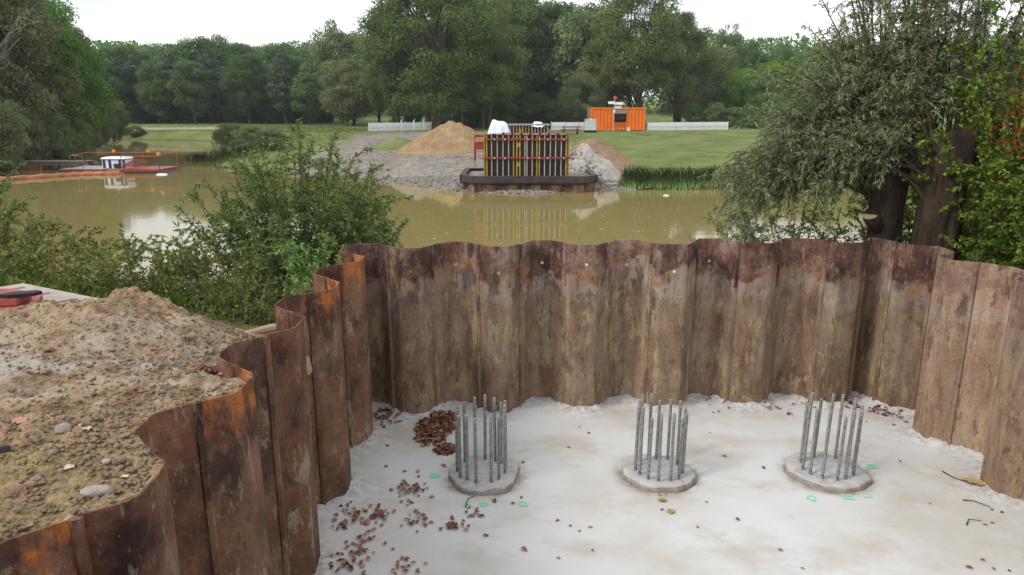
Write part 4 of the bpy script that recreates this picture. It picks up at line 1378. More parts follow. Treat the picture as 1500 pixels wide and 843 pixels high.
# pollard willows behind the wall on the right
def pollard(label, x, y, r, h, seed, stub=None, n_sh=60, lean=(0, 0), sp=2.4, dirs=None):
    rng = np.random.default_rng(seed)
    zb = Z(x, y) - 0.1
    t = thing('pollard_willow', label, 'tree', (x, y, zb))
    H = h - zb
    na, nr = 44, 30
    a = np.linspace(0, 2 * np.pi, na, endpoint=False)
    V = []
    for i in range(nr):
        s = i / (nr - 1)
        rr = r * (1.25 - 0.35 * min(1, s * 3) + 0.18 * max(0, s - 0.7) / 0.3)
        k = 1 + 0.34 * (vnoise(np.cos(a) * 2.2 + seed, np.sin(a) * 2.2, s * 4, seed) - 0.5) + 0.20 * (vnoise(np.cos(a) * 6, np.sin(a) * 6, s * 7, seed + 1) - 0.5)
        V.append(np.stack([rr * k * np.cos(a) + lean[0] * s, rr * k * np.sin(a) + lean[1] * s, np.full(na, s * H) + (0.10 * (vnoise(np.cos(a) * 3, np.sin(a) * 3, 0, seed + 2) - 0.5) if i == nr - 1 else 0)], -1))
    V = np.concatenate(V + [np.array([[lean[0], lean[1], H - 0.03]])])
    i = np.arange(nr - 1)[:, None] * na
    j = np.arange(na)[None, :]
    F = np.stack([i + j, i + (j + 1) % na, i + na + (j + 1) % na, i + na + j], -1).reshape(-1, 4)
    cap = np.array([((nr - 1) * na + q, (nr - 1) * na + (q + 1) % na, len(V) - 1) for q in range(na)])
    tr = link('trunk', mesh_np('trunk', V, [F, cap], [M['bark_willow']], smooth=True), t)
    for q in range(3):                                           # burrs
        an, s = rng.uniform(3.3, 6.1), rng.uniform(0.72, 0.97)
        o = link('burr', ROCKS[q % 6], tr, (r * math.cos(an) * 1.0 + lean[0] * s, r * math.sin(an) * 1.0 + lean[1] * s, s * H), (q, q, q), (0.22, 0.20, 0.24))
        o.data = ROCKS[q % 6].copy()
        o.data.materials[0] = M['bark_willow']
    if stub:
        m = MB().tube([(0, 0, stub[2] - 0.35), (stub[0] * 0.75, stub[1] * 0.75, stub[2] - 0.1), (stub[0], stub[1], stub[2])], 0.13, 12, 0.12).build('limb_stub', M['bark_willow'], t, smooth=True)
        MB().tube([(stub[0], stub[1], stub[2]), (stub[0] * 1.01, stub[1] * 1.01, stub[2] + 0.012)], 0.117, 12).build('cut_face', M['cut'], m)
    st = []
    for k in range(n_sh):
        if dirs is not None and rng.uniform() < 0.62:
            an = rng.normal(dirs[0], dirs[1])
        else:
            an = rng.uniform(0, 6.283)
        if math.sin(an) < -0.15:
            an = -an
        q = math.sqrt(rng.uniform(0, 1))
        if math.cos(an) > 0.3:
            q *= 0.45
        hh = rng.uniform(1.7, 3.9) * (1.10 - 0.72 * q)
        zs = (rng.uniform(0.66, 1.0) if math.cos(an) < -0.35 and math.sin(an) > -0.5 else rng.uniform(0.93, 1.0)) * H
        base = np.array([math.cos(an) * r * 0.9 + lean[0], math.sin(an) * r * 0.9 + lean[1], zs])
        S = arch(rng, base, (math.cos(an), math.sin(an)), hh, sp * q * rng.uniform(0.7, 1.25), 11, 1.15, 0.05)
        tt = np.linspace(0, 1, len(S))[:, None]
        S = S + np.array([0, 0, -1.0]) * (q ** 2) * 1.55 * tt ** 2.2
        st.append(S)
    T, Lf = stems_leaves(rng, st, 0.105, 0.020, 52, 6.0, 0.62, 0.45, start=0.2, r_base=0.026, spread_tw=0.9)
    link('shoot', T.mesh('shoot', [M['twig']]), t)
    link('foliage', Lf.mesh('foliage', [M['lf_willow']]), t)


pollard('pollard willow stump with a pale cut limb, the one nearer the water', 6.42, 12.3, 0.30, 3.55, 5, (-0.42, -0.35, 2.25), 165, (0.02, 0), 2.45, (2.9, 0.75))
pollard('thick pollard willow stump, reddish barked, beside the red leaved thicket', 7.0, 11.75, 0.36, 3.60, 6, None, 95, (0.05, 0), 2.3, (2.5, 0.8))
# branches hanging over the water
shrub('willow_bush', 'grey green willow scrub hanging over the river beside the pollard stumps', 5.2, 13.2, 2.6, 1.8, 44, 310, 'lf_willow', (0.10, 0.022), 56, 6, 0.6, 0.35, z=-0.2, base_r=0.4)
# thicket at the right edge, with red creeper leaves
def thicket(label, x, y, h, s, n, seed, mat, red=0, leaf=(0.085, 0.05), per_m=60):
    t = shrub('thicket', label, x, y, h, s, n, seed, mat, leaf, per_m, 6.5, 0.6, 0.15, cat='shrub', group=None, start=0.05, base_r=0.7, z=Z(x, y) - 0.1)
    if red:
        rng = np.random.default_rng(seed + 1)
        A = Acc()
        for q in range(9):
            c = np.array([rng.uniform(-s * 0.95, -s * 0.3), rng.uniform(-s * 0.8, -s * 0.3), rng.uniform(0.50, 0.95) * h])
            k = int(red / 9)
            C = c + rng.normal(size=(k, 3)) * np.array([0.20, 0.16, 0.18])
            V, F = leaves_np(C, rng.normal(size=(k, 3)) + np.array([0, 0, -0.4]), rng.normal(size=(k, 3)), 0.075, 0.045, rng)
            A.add(V, F, rng.uniform(0, 1, k))
        link('creeper_leaves', A.mesh('creeper_leaves', [M['lf_red']]), t)
    return t


thicket('tall green thicket with red creeper leaves at the right picture edge', 8.35, 10.9, 4.9, 1.5, 64, 401, 'lf_hedge', 800)
thicket('dark green bush below the red creeper leaves', 8.5, 10.3, 2.3, 1.2, 34, 402, 'lf_hedge', 0)
thicket('low dark bush between the pale wall and the pollard stump', 7.6, 9.6, 1.2, 0.8, 20, 403, 'lf_hedge', 0)
thicket('tall dark thicket behind the thick pollard stump', 9.6, 14.6, 5.2, 1.9, 44, 404, 'lf_hedge', 120)
thicket('dark bush filling the gap behind the two pollard stumps', 8.0, 14.2, 2.9, 1.4, 30, 405, 'lf_hedge', 60)
# ================================================================== far bank: building site
# ---- cofferdam ring with dark waler
cof = thing('sheet_pile_cofferdam', 'dark steel waler ring on short rusty sheet piles at the far shore', 'cofferdam', (0.95, 39.9, -0.9))
ring = [(-3.05, 0.25), (3.05, 0.0 + 0.25), (3.75, 1.2), (3.75, 5.8), (-3.75, 5.8), (-3.75, 1.2)]
for i in range(len(ring)):
    a, c = np.array(ring[i]), np.array(ring[(i + 1) % len(ring)])
    u = unit(c - a)
    n = np.array([u[1], -u[0]])
    A0, C0 = a + n * 0.02, c + n * 0.02
    m = MB()
    a, c = a - u * 0.10, c + u * 0.10
    zl, zh = 0.74, 1.22 - 0.006 * (i % 2)
    for (q0, q1) in ((-0.30, 0.0),):
        m.add([(a[0] + n[0] * 0.06, a[1] + n[1] * 0.06, zl), (c[0] + n[0] * 0.06, c[1] + n[1] * 0.06, zl), (c[0] + n[0] * 0.16, c[1] + n[1] * 0.16, zl + 0.12), (a[0] + n[0] * 0.16, a[1] + n[1] * 0.16, zl + 0.12),
               (a[0] + n[0] * 0.16, a[1] + n[1] * 0.16, zh), (c[0] + n[0] * 0.16, c[1] + n[1] * 0.16, zh), (c[0] - n[0] * 0.16, c[1] - n[1] * 0.16, zh), (a[0] - n[0] * 0.16, a[1] - n[1] * 0.16, zh)],
              [(0, 1, 2, 3), (3, 2, 5, 4), (4, 5, 6, 7)])
    m.build('waler', M['darksteel'], cof)
    a, c = np.array(ring[i]), np.array(ring[(i + 1) % len(ring)])
    L = np.linalg.norm(c - a)
    k = max(2, int(round(L / 0.6)))
    for q in range(k):
        p, r_ = a + u * (L * q / k + 0.008), a + u * (L * (q + 1) / k - 0.008)
        off = n * (0.03 if q % 2 else -0.16)
        w = 0.12
        pts = [p, p + u * w + off, r_ - u * w + off, r_]
        mm = MB()
        for e in range(3):
            s0, s1 = pts[e], pts[e + 1]
            mm.add([(s0[0], s0[1], 0), (s1[0], s1[1], 0), (s1[0], s1[1], 0.86), (s0[0], s0[1], 0.86)], [(0, 1, 2, 3)])
        o = mm.build('sheet_pile', M['rust'], cof)
        o['tone'], o['dark'], o['orange'] = 0.0, 1.0, 0.0
fill = MB().prism([(p[0] * 0.96, p[1] * 0.94 + 0.25) for p in ring], 0.3, 1.05)
fill.build('fill', M['gravel'], cof)

# ---- formwork for the abutment
fx, fy, fz = 0.80, 40.95, 0.14
form = thing('wall_formwork', 'tall panel formwork with yellow frames and red walers on the far abutment', 'formwork', (fx, fy, fz))
W, H = 4.62, 2.42
depth = 1.5
for (nm, c, d) in (('form_panel', (-1.55, 0, H / 2), (1.5, 0.03, H)), ('form_panel', (0.02, 0, H / 2), (1.58, 0.03, H)), ('form_panel', (1.58, 0, H / 2), (1.46, 0.03, H)),
                   ('form_panel', (0, depth, H / 2), (W, 0.03, H)), ('form_panel', (-W / 2 + 0.01, depth / 2, H / 2), (0.03, depth - 0.05, H)), ('form_panel', (W / 2 - 0.01, depth / 2, H / 2), (0.03, depth - 0.05, H))):
    MB().box(c, d).build(nm, M['ply'], form)
pxs = [715, 722, 730, 738, 746, 753, 757.6, 762, 769, 772, 779.5, 786, 789.6, 797, 805, 812.5, 820.5, 827.5]
yel = {0, 5, 6, 7, 11, 12, 17}
for i, p in enumerate(pxs):
    xx = (p - 771) / 112.5 * 4.46
    w = 0.07 if i in yel else 0.058
    MB().box((xx, -0.07, H / 2 - 0.02), (w, 0.10, H - 0.05)).build('stud', M['yellow'] if i in yel else M['palesteel'], form)
    if i in yel:
        MB().box((xx, depth + 0.07, H / 2 - 0.02), (w, 0.10, H - 0.05)).build('stud', M['yellow'], form)
for s in (-1, 1):
    for q in range(4):
        MB().box((s * (W / 2 + 0.05), 0.15 + q * 0.4, H / 2), (0.1, 0.08, H - 0.05)).build('stud', M['yellow'], form)
for (z, w) in ((2.16, 4.7), (1.13, 4.9)):
    MB().box((0, -0.17, z), (w, 0.09, 0.10)).build('waler', M['red'], form)
    MB().box((0, -0.17, z + 0.018), (w * 0.995, 0.096, 0.02)).build('waler_flange', M['red'], form)
for xx in (-1.78, -1.2, 0.08, 0.72, 1.2, 2.1):
    for z in (2.16, 1.13):
        m = MB().tube([(xx, -0.32, z), (xx, -0.05, z)], 0.022, 6)
        m.tube([(xx, -0.26, z), (xx, -0.23, z)], 0.06, 8)
        m.build('tie_nut', M['galv'], form)
for z in (1.85, 0.78):
    MB().box((-0.43, -0.13, z), (0.20, 0.05, 0.24)).build('clamp_plate', M['yellow'], form)
for q in range(9):
    MB().box((-W / 2 + 0.26 + q * 0.51, -0.02, H + 0.02), (0.36, 0.30, 0.06), rz=0.02 * (q % 3 - 1)).build('top_board', M['wood_tan'], form)
for s in (-1, 1):
    m = MB()
    for q in range(2):
        m.bar((s * (W / 2 + 0.05), -0.17, 2.1 - q), (s * (W / 2 + 0.42), -0.05, 2.16 - q), 0.05)
    m.build('bracket', M['redorange'], form)

# ---- second formwork behind, sheeted at one end
f2 = thing('wall_formwork', 'smaller formwork standing behind the tall one, half under white sheeting', 'formwork', (0.95, 46.6, 1.10))
MB().box((0.1, 0, 1.25), (2.5, 0.04, 1.4)).build('form_panel', M['ply'], f2)
MB().box((0.1, 1.2, 1.25), (2.5, 0.04, 1.4)).build('form_panel', M['ply'], f2)
for q in range(13):
    MB().box((-1.05 + q * 0.195, -0.08, 1.25), (0.06, 0.1, 1.4)).build('stud', M['yellow'] if q in (2, 3, 5, 6) else M['palesteel'], f2)
for z in (0.85, 1.88):
    MB().box((0.1, -0.15, z), (2.7, 0.08, 0.10)).build('waler', M['red'] if z < 1 else M['palesteel'], f2)
MB().box((-0.45, -0.12, 1.45), (0.16, 0.05, 0.3)).build('clamp_plate', M['yellow'], f2)
base = MB().box((-0.1, 0.5, 0.28), (4.0, 1.4, 0.55)).build('concrete_base', M['cap_side'], f2)


# ---- white sheeting draped over
def drape(name, label, x, y, z, w, d, h, seed, mat):
    n = 22
    u = np.linspace(-1, 1, n)
    U, Wv = np.meshgrid(u, u, indexing='ij')
    r = np.maximum(np.abs(U), np.abs(Wv))
    zz = h * (1 - smooth01((r - 0.55) / 0.42)) + fbm(U * 2.5 + seed, Wv * 2.5, 0, 4, seed) * 0.62 * h * (0.4 + r)
    k = 0.72 + 0.28 * smooth01((r - 0.4) / 0.5) + 0.10 * fbm(U * 5, Wv * 5, 3, 2, seed)
    V = np.stack([U * w / 2 * k, Wv * d / 2 * k, zz], -1).reshape(-1, 3)
    return tag(link(name, mesh_np(name, V, grid_faces(n, n), [mat], smooth=True), None, (x, y, z)), label, 'tarpaulin')


drape('tarpaulin', 'white blue tarpaulin draped over the end of the small formwork', -0.80, 46.2, 2.10, 1.75, 1.7, 1.05, 4, M['tarp'])
drape('tarpaulin', 'small crumpled white sheet on top of the small formwork', 1.65, 46.7, 2.85, 0.9, 0.7, 0.28, 9, M['tarp'])

# ---- red guard frame and platform left of the formwork
t = thing('work_platform', 'red steel work platform with guard rails beside the tall formwork', 'platform', (-1.85, 43.4, 1.0))
MB().box((0.3, 0, 0.68), (1.35, 1.0, 0.10)).build('deck', M['red'], t)
for xx in (-0.35, 0.3, 0.95):
    for yy in (-0.45, 0.45):
        MB().box((xx, yy, 0.3), (0.07, 0.07, 0.75)).build('leg', M['red'], t)
    MB().box((xx, -0.45, 1.1), (0.05, 0.05, 0.75)).build('post', M['red'], t)
MB().box((0.3, -0.48, 1.40), (1.35, 0.03, 0.16)).build('guard_board', M['red'], t)
MB().box((0.3, -0.48, 0.90), (1.35, 0.03, 0.34)).build('guard_board', M['red'], t)
t = thing('guard_rail', 'long red guard rail above the back edge of the tall formwork', 'guard rail', (1.0, 43.3, 1.0))
for xx in np.linspace(-1.5, 2.2, 6):
    MB().box((xx, 0, 0.8), (0.05, 0.05, 1.6)).build('post', M['red'], t)
for z in (1.35, 1.52):
    MB().box((0.35, -0.04, z), (3.9, 0.03, 0.13)).build('rail', M['red'], t)
tag(MB().tube([(0, 0, -0.2), (0, 0, 1.75)], 0.05, 7, 0.045).build('wooden_stake', M['wood_tan'], None, (-2.5, 48.0, Z(-2.5, 48))), 'pale wooden stake standing left of the white tarpaulin', 'stake')
t = thing('timber_boards', 'loose bundle of boards on the gravel left of the waler ring', 'boards', (-3.9, 40.4, Z(-3.9, 40.4)))
for q in range(5):
    MB().bar((-0.6 + 0.1 * q, -0.1 + 0.13 * q, 0.16 + 0.09 * q), (0.75, 0.05 + 0.12 * q, 0.34 + 0.10 * q), 0.14, 0.04).build('board', M['wood_tan'], t)

# ---- heaps
fz_ = lambda x, y: Z(x, y)
mound('sand_heap', 'big ochre sand heap in front of the tall tree', 'sand heap', -5.3, 61.5, 4.6, 4.0, 2.05, M['sand'], fz_, 11, 0.30, 40, 90, bumps=((-3.6, 60.5, 1.6, 0.75), (-7.2, 60.5, 1.4, 0.55)), peak=1.05, nf=0.5)
mound('gravel_heap', 'low grey gravel heap streaked white on the far shore', 'gravel heap', -6.4, 48.5, 2.6, 2.2, 0.95, M['gravel'], fz_, 12, 0.24, 26, 60)
mound('rubble_heap', 'pale broken concrete rubble heap right of the tall formwork', 'rubble heap', 4.6, 46.6, 2.7, 2.4, 2.0, M['rubble'], fz_, 13, 0.42, 34, 80, bumps=((5.8, 45.6, 0.9, 0.3),), peak=1.05, nf=0.7)
mound('soil_heap', 'long brown soil heap sloping down to the grass right of the rubble', 'soil heap', 5.8, 53.5, 2.9, 5.6, 1.75, M['brown_soil'], fz_, 14, 0.28, 32, 80, peak=1.1, nf=0.6)
mound('grass_mound', 'small green mound behind the gravel heap', 'mound', -10.0, 64.0, 2.6, 2.4, 0.85, M['terrain'], fz_, 15, 0.1, 22, 50, attrs={'gravel': zero})
rng = np.random.default_rng(8)
bl = [link('rubble_block', ROCKS[i % 6], None, (x, y, Z(x, y) + 0.10), (i, i * 2, i * 3), (s, s * 0.8, s * 0.6)) for i, (x, y, s) in enumerate(
    [(5.9, 42.6, 0.9), (6.6, 42.9, 0.6), (5.4, 43.2, 0.7), (6.2, 43.6, 0.8), (-3.2, 40.3, 0.4), (-4.6, 41.8, 0.45), (7.0, 43.6, 0.5)])]
for o, q in zip(bl, ['big pale block at the right end of the waler ring', 'pale block at the water below the rubble heap', 'block half behind the waler ring corner', 'upper pale block at the foot of the rubble heap',
                     'small stone block left of the waler ring', 'stone block near the loose boards', 'small block at the grass edge by the rubble']):
    tag(o, q, 'stone', 'blocks at the foot of the rubble heap')
# shore stones: uncountable
A = Acc()
for i in range(3000):
    x = rng.uniform(-9, 7.2)
    ysh_ = float(np.interp(x, [-15, -6.7, -3, 0.75, 4.7, 8], [50, 44.5, 41, 39, 41.5, 41.5]))
    y = ysh_ + abs(rng.normal(0.3, 1.6)) - 0.2
    s = rng.uniform(0.06, 0.22)
    A.add(cv * np.array([s, s, s * 0.7]) + np.array([x, y, Z(x, y) + 0.03]), cf, rng.uniform())
for i in range(420):
    an, q = rng.uniform(0, 6.283), rng.uniform(0.1, 1.05) ** 0.6
    x, y = 4.6 + 2.6 * q * math.cos(an), 46.6 + 2.3 * q * math.sin(an)
    s = rng.uniform(0.10, 0.34)
    A.add(cv * np.array([s, s, s * 0.7]) + np.array([x, y, Z(x, y) + 2.0 * max(0.0, 1 - q) ** 1.05 + 0.02]), cf, rng.uniform())
for i in range(1500):
    x, y = rng.uniform(-14, 3), rng.uniform(46, 72)
    s = rng.uniform(0.05, 0.17)
    A.add(cv * np.array([s, s, s * 0.6]) + np.array([x, y, Z(x, y) + 0.04]), cf, rng.uniform())
tag(link('shore_gravel', A.mesh('shore_gravel', [M['gravel']])), 'coarse grey gravel along the far waterline', 'gravel', kind='stuff')


# ---- white lattice fences
def fence(label, pts, h=0.92, group='white lattice fences on the far bank'):
    p0 = pts[0]
    t = thing('lattice_fence', label, 'fence', (p0[0], p0[1], Z(*p0)), 0, group)
    for i in range(len(pts) - 1):
        a = np.array([pts[i][0] - p0[0], pts[i][1] - p0[1], Z(*pts[i]) - Z(*p0)])
        c = np.array([pts[i + 1][0] - p0[0], pts[i + 1][1] - p0[1], Z(*pts[i + 1]) - Z(*p0)])
        L = np.linalg.norm((c - a)[:2])
        u = (c - a) / L
        m = MB()
        up = np.array([0, 0, 1.0])
        for (z0, z1) in ((0.04, 0.12), (0.52, h)):
            m.bar(a + up * (z0 + z1) / 2, c + up * (z0 + z1) / 2, 0.03, z1 - z0)
        pn = m.build('panel', M['white'], t)
        m = MB()
        st = 0.22
        for q in np.arange(-0.4, L, st):
            for s in (0, 1):
                x0, x1 = (q, q + 0.4) if s == 0 else (q + 0.4, q)
                z0, z1 = 0.12, 0.52
                x0c, x1c = np.clip(x0, 0, L), np.clip(x1, 0, L)
                if abs(x1c - x0c) < 0.08:
                    continue
                za = z0 + (z1 - z0) * (x0c - x0) / (x1 - x0)
                zb = z0 + (z1 - z0) * (x1c - x0) / (x1 - x0)
                m.bar(a + u * x0c + up * za + np.array([0, 0.006 * s, 0]), a + u * x1c + up * zb + np.array([0, 0.006 * s, 0]), 0.014, 0.075)
        tag(m.build('lattice', M['white'], pn), kind='stuff')
        MB().box((a[0], a[1] - 0.05, a[2] + 0.48), (0.07, 0.07, 1.06)).build('post', M['white_dirty'], t)
    MB().box((c[0], c[1] - 0.05, c[2] + 0.48), (0.07, 0.07, 1.06)).build('post', M['white_dirty'], t)
    return t


fence('white lattice fence between the lawn and the tall tree', [(-16.0, 82.0), (-14.1, 83.3), (-12.3, 84.6), (-10.6, 86.0), (-9.6, 87.6)])
fence('white lattice fence running behind the picnic bench', [(4.6, 86.0), (6.2, 86.3), (7.8, 86.5), (9.3, 86.6)])
fence('long white lattice fence right of the orange container', [(15.6, 84.6), (17.3, 85.2), (19.0, 85.8), (20.7, 86.4), (22.4, 87.0), (24.1, 87.6), (25.9, 88.2)])
for i, (x, y) in enumerate([(-12.6, 84.1), (-11.3, 85.0), (-10.3, 86.1)]):
    tag(MB().tube([(0, 0, 0), (0, 0, 1.15), (0.12, 0, 1.32)], 0.075, 7, 0.10).build('lamp_stake', M['white_dirty'], None, (x, y - 0.25, Z(x, y))),
        ['leftmost', 'middle', 'rightmost'][i] + ' of three pale knobs standing on the fence by the tall tree', 'post', 'pale knobs on the fence')

# ---- orange container
ct = thing('site_container', 'bright orange site container with an open serving hatch', 'container', (12.15, 84.4, Z(12.15, 84.4) + 0.04))
CW, CH, CD = 6.2, 2.52, 2.45
m = MB()
hx0, hx1, hz0, hz1 = -0.55, 1.0, 0.95, 2.32


def corr(x0, x1, z0, z1, y, m):
    n = max(1, int((x1 - x0) / 0.10))
    xs_ = np.linspace(x0, x1, n + 1)
    for i in range(n):
        o0 = 0.07 if (i // 2) % 2 else -0.02
        o1 = 0.07 if ((i + 1) // 2) % 2 else -0.02
        m.add([(xs_[i], y + o0, z0), (xs_[i + 1], y + o1, z0), (xs_[i + 1], y + o1, z1), (xs_[i], y + o0, z1)], [(0, 1, 2, 3)])


corr(-CW / 2 + 0.1, hx0, 0.12, CH - 0.12, 0, m)
corr(hx1, CW / 2 - 0.1, 0.12, CH - 0.12, 0, m)
corr(hx0, hx1, 0.12, 0.35, 0, m)
corr(hx0, hx1, CH - 0.25, CH - 0.12, 0, m)
m.build('front_wall', M['orange'], ct)
m = MB()
m.box((0, CD, CH / 2), (CW - 0.1, 0.05, CH - 0.1))
m.build('back_wall', M['orange'], ct)
for s in (-1, 1):
    MB().box((s * (CW / 2 - 0.03), CD / 2, CH / 2), (0.05, CD - 0.1, CH - 0.15)).build('end_wall', M['orange'], ct)
    for yy in (0, CD):
        MB().box((s * (CW / 2 - 0.06), yy, CH / 2), (0.14, 0.14, CH)).build('corner_post', M['orange'], ct)
for z in (0.07, CH - 0.06):
    MB().box((0, -0.01, z), (CW - 0.27, 0.11, 0.12)).build('frame_rail', M['orange'], ct)
MB().box((0, CD / 2, CH + 0.01), (CW - 0.05, CD, 0.05)).build('roof', M['orange'], ct)
MB().box((0, CD / 2, 0.05), (CW - 0.2, CD - 0.2, 0.06)).build('floor', M['darkwood'], ct)
hh = MB().box(((hx0 + hx1) / 2, -0.02, 2.08), (hx1 - hx0, 0.16, 0.42)).build('shutter_box', M['shutter'], ct)
MB().box(((hx0 + hx1) / 2, 0.35, 1.55), (hx1 - hx0 - 0.1, 0.04, 0.75)).build('hatch_shade', M['dark'], ct)  # dark sheet added behind the hatch, its colour stands in for interior shade
m = MB()
for q in range(8):
    m.box((hx0 + 0.1 + q * 0.19, 0.06, 0.62), (0.11, 0.04, 0.58))
tag(m.build('counter_slats', M['orange'], ct), kind='stuff')
for s in (hx0, hx1):
    MB().box((s, 0.0, 1.1), (0.07, 0.12, 1.55)).build('hatch_jamb', M['orange'], ct)
MB().box((-0.1, -0.75, 0.10), (2.6, 0.14, 0.06), ry=-0.06).build('step_beam', M['wood'], ct)
tag(MB().box((0, 0, 0.2), (0.34, 0.3, 0.4), taper=0.85).build('gas_canister', M['white_dirty'], None, (13.25, 83.6, Z(13.25, 83.6))), 'small pale canister in front of the orange container', 'canister')
tag(MB().tube([(0, 0, -0.1), (0, 0, 2.7)], 0.09, 8, 0.08).build('wooden_post', M['wood'], None, (8.75, 84.6, Z(8.75, 84.6))), 'tall dark post at the left end of the orange container', 'post')

# ---- signpost
sp = thing('signpost', 'pole with pale fingerpost boards and a red heart sign before the orange container', 'signpost', (11.0, 79.5, Z(11, 79.5)))
MB().tube([(0, 0, -0.1), (0, 0, 3.9)], 0.05, 8).build('pole', M['galv'], sp)
MB().prism([(-0.68, -0.06), (0.05, -0.06), (0.05, -0.03), (-0.68, -0.03)], 3.02, 3.30).build('finger_board', M['white'], sp)
MB().prism([(0.0, 0.04), (0.92, -0.1), (0.92, -0.07), (0.0, 0.07)], 2.95, 3.22).build('finger_board', M['white'], sp)
MB().prism([(0.05, -0.09), (0.75, -0.14), (0.75, -0.11), (0.05, -0.06)], 2.55, 2.80).build('finger_board', M['white_dirty'], sp)
MB().tube([(0, 0, 2.10), (0.02, 0, 2.42)], 0.11, 10).build('knob', M['white'], sp)
V = [(0.20 * 16 * math.sin(t) ** 3 / 16 + 0.06, 3.66 + 0.20 * (13 * math.cos(t) - 5 * math.cos(2 * t) - 2 * math.cos(3 * t) - math.cos(4 * t)) / 16) for t in np.linspace(0, 2 * math.pi, 24, endpoint=False)]
n = len(V)
MB().add([(x, -0.08, z) for x, z in V] + [(x, -0.04, z) for x, z in V], [tuple(range(n))[::-1], tuple(range(n, 2 * n))] + [(i, (i + 1) % n, n + (i + 1) % n, n + i) for i in range(n)]).build('heart_sign', M['sign_red'], sp)

# ---- caged water tank
ib = thing('liquid_tank', 'white caged liquid tank on a black pallet left of the orange container', 'tank', (8.55, 80.2, Z(8.55, 80.2)))
MB().box((0, 0, 0.10), (1.28, 1.05, 0.16)).build('pallet', M['black'], ib)
MB().box((0, 0, 0.78), (1.16, 0.95, 1.15)).build('bottle', M['ibc'], ib)
MB().tube([(0, 0, 1.35), (0, 0, 1.45)], 0.12, 10).build('lid', M['white_dirty'], ib)
for q in range(6):
    MB().box((-0.62 + q * 0.248, -0.52, 0.78), (0.022, 0.022, 1.22)).build('cage_bar', M['galv'], ib)
    MB().box((-0.62 + q * 0.248, 0.52, 0.78), (0.022, 0.022, 1.22)).build('cage_bar', M['galv'], ib)
for z in (0.22, 0.55, 0.9, 1.25, 1.39):
    for s in (-1, 1):
        MB().box((0, s * 0.545, z), (1.28, 0.022, 0.022)).build('cage_bar', M['galv'], ib)
        MB().box((s * 0.64, 0, z), (0.022, 1.07, 0.022)).build('cage_bar', M['galv'], ib)
# ---- picnic bench
bn = thing('picnic_bench', 'dark wooden picnic bench in front of the white fence', 'bench', (6.15, 77.0, Z(6.15, 77)))
for (y, z) in ((-0.2, 0.74), (0.0, 0.74), (0.2, 0.74), (-0.75, 0.45), (-0.6, 0.45), (0.6, 0.45), (0.75, 0.45)):
    MB().box((0, y, z), (2.0, 0.13, 0.06)).build('plank', M['darkwood'], bn)
for x in (-0.7, 0.7):
    for s in (-1, 1):
        MB().bar((x, s * 0.55, 0), (x, s * 0.15, 0.71), 0.09, 0.07).build('leg', M['darkwood'], bn)
    MB().box((x + 0.085, 0, 0.39), (0.06, 1.6, 0.09)).build('cross_beam', M['darkwood'], bn)
# ---- blue play frame
pf = thing('play_frame', 'blue post frame behind the sand heap', 'play frame', (-7.2, 90.5, Z(-7.2, 90.5)))
for x in (-0.75, -0.35, 0.0, 1.1):
    MB().box((x, 0, 1.1 if x < 1 else 1.35), (0.09, 0.09, 2.2 if x < 1 else 2.7)).build('post', M['playblue'] if x < 1 else M['wood'], pf)
for z in (0.9, 2.0):
    MB().box((-0.38, 0.09, z), (0.85, 0.07, 0.08)).build('crossbar', M['playblue'], pf)

# ================================================================== work raft
rf = thing('work_raft', 'work raft with orange rails and a blue white engine box', 'raft', (-29.6, 53.6, -0.6))


def deck(name, x0, x1, y0, y1, z, mat, edge):
    MB().box(((x0 + x1) / 2, (y0 + y1) / 2, z - 0.16), (x1 - x0 - 0.3, y1 - y0 - 0.3, 0.42)).build('pontoon', M['wood'], rf)
    d = MB().box(((x0 + x1) / 2, (y0 + y1) / 2, z + 0.09), (x1 - x0, y1 - y0, 0.07)).build(name, mat, rf)
    MB().box(((x0 + x1) / 2, y0 - 0.02, z + 0.03), (x1 - x0, 0.05, 0.17)).build('edge_board', edge, d)


deck('deck', -2.9, 0.0, -1.6, 1.6, 0.22, M['deck'], M['red'])
deck('deck', 1.35, 4.2, -1.4, 1.8, 0.18, M['red'], M['red'])
MB().box((0.65, 0.2, 0.16), (1.7, 2.2, 0.3)).build('hull', M['boom'], rf)
eb = MB().box((0.42, 0.1, 0.62), (1.65, 1.2, 0.72)).build('engine_box', M['white'], rf)
MB().box((0.42, 0.1, 1.05), (1.8, 1.35, 0.13), taper=0.85).build('lid', M['white'], eb)
MB().box((0.42, 0.1, 0.962), (1.78, 1.33, 0.035)).build('dark_trim', M['blue'], eb)
for x in (-0.25, 0.17, 0.9, 1.19):
    MB().box((x, -0.51, 0.62), (0.19 if x < 0.8 else 0.16, 0.03, 0.66)).build('blue_panel', M['blue'], eb)
MB().box((0.72, -0.62, 0.25), (0.36, 0.16, 0.8)).build('outboard_leg', M['blue'], rf)


def rail(pts, z0, h):
    m = MB()
    for i in range(len(pts) - 1):
        for hh_ in (h,):
            MB().tube([(pts[i][0], pts[i][1], z0 + hh_), (pts[i + 1][0], pts[i + 1][1], z0 + hh_ - 0.02)], 0.03, 6).build('hand_rail', M['redorange'], rf)
    for p in pts:
        MB().tube([(p[0], p[1], z0), (p[0], p[1], z0 + h + 0.03)], 0.026, 6).build('rail_post', M['redorange'] if p[1] > 0 else M['wood'], rf)


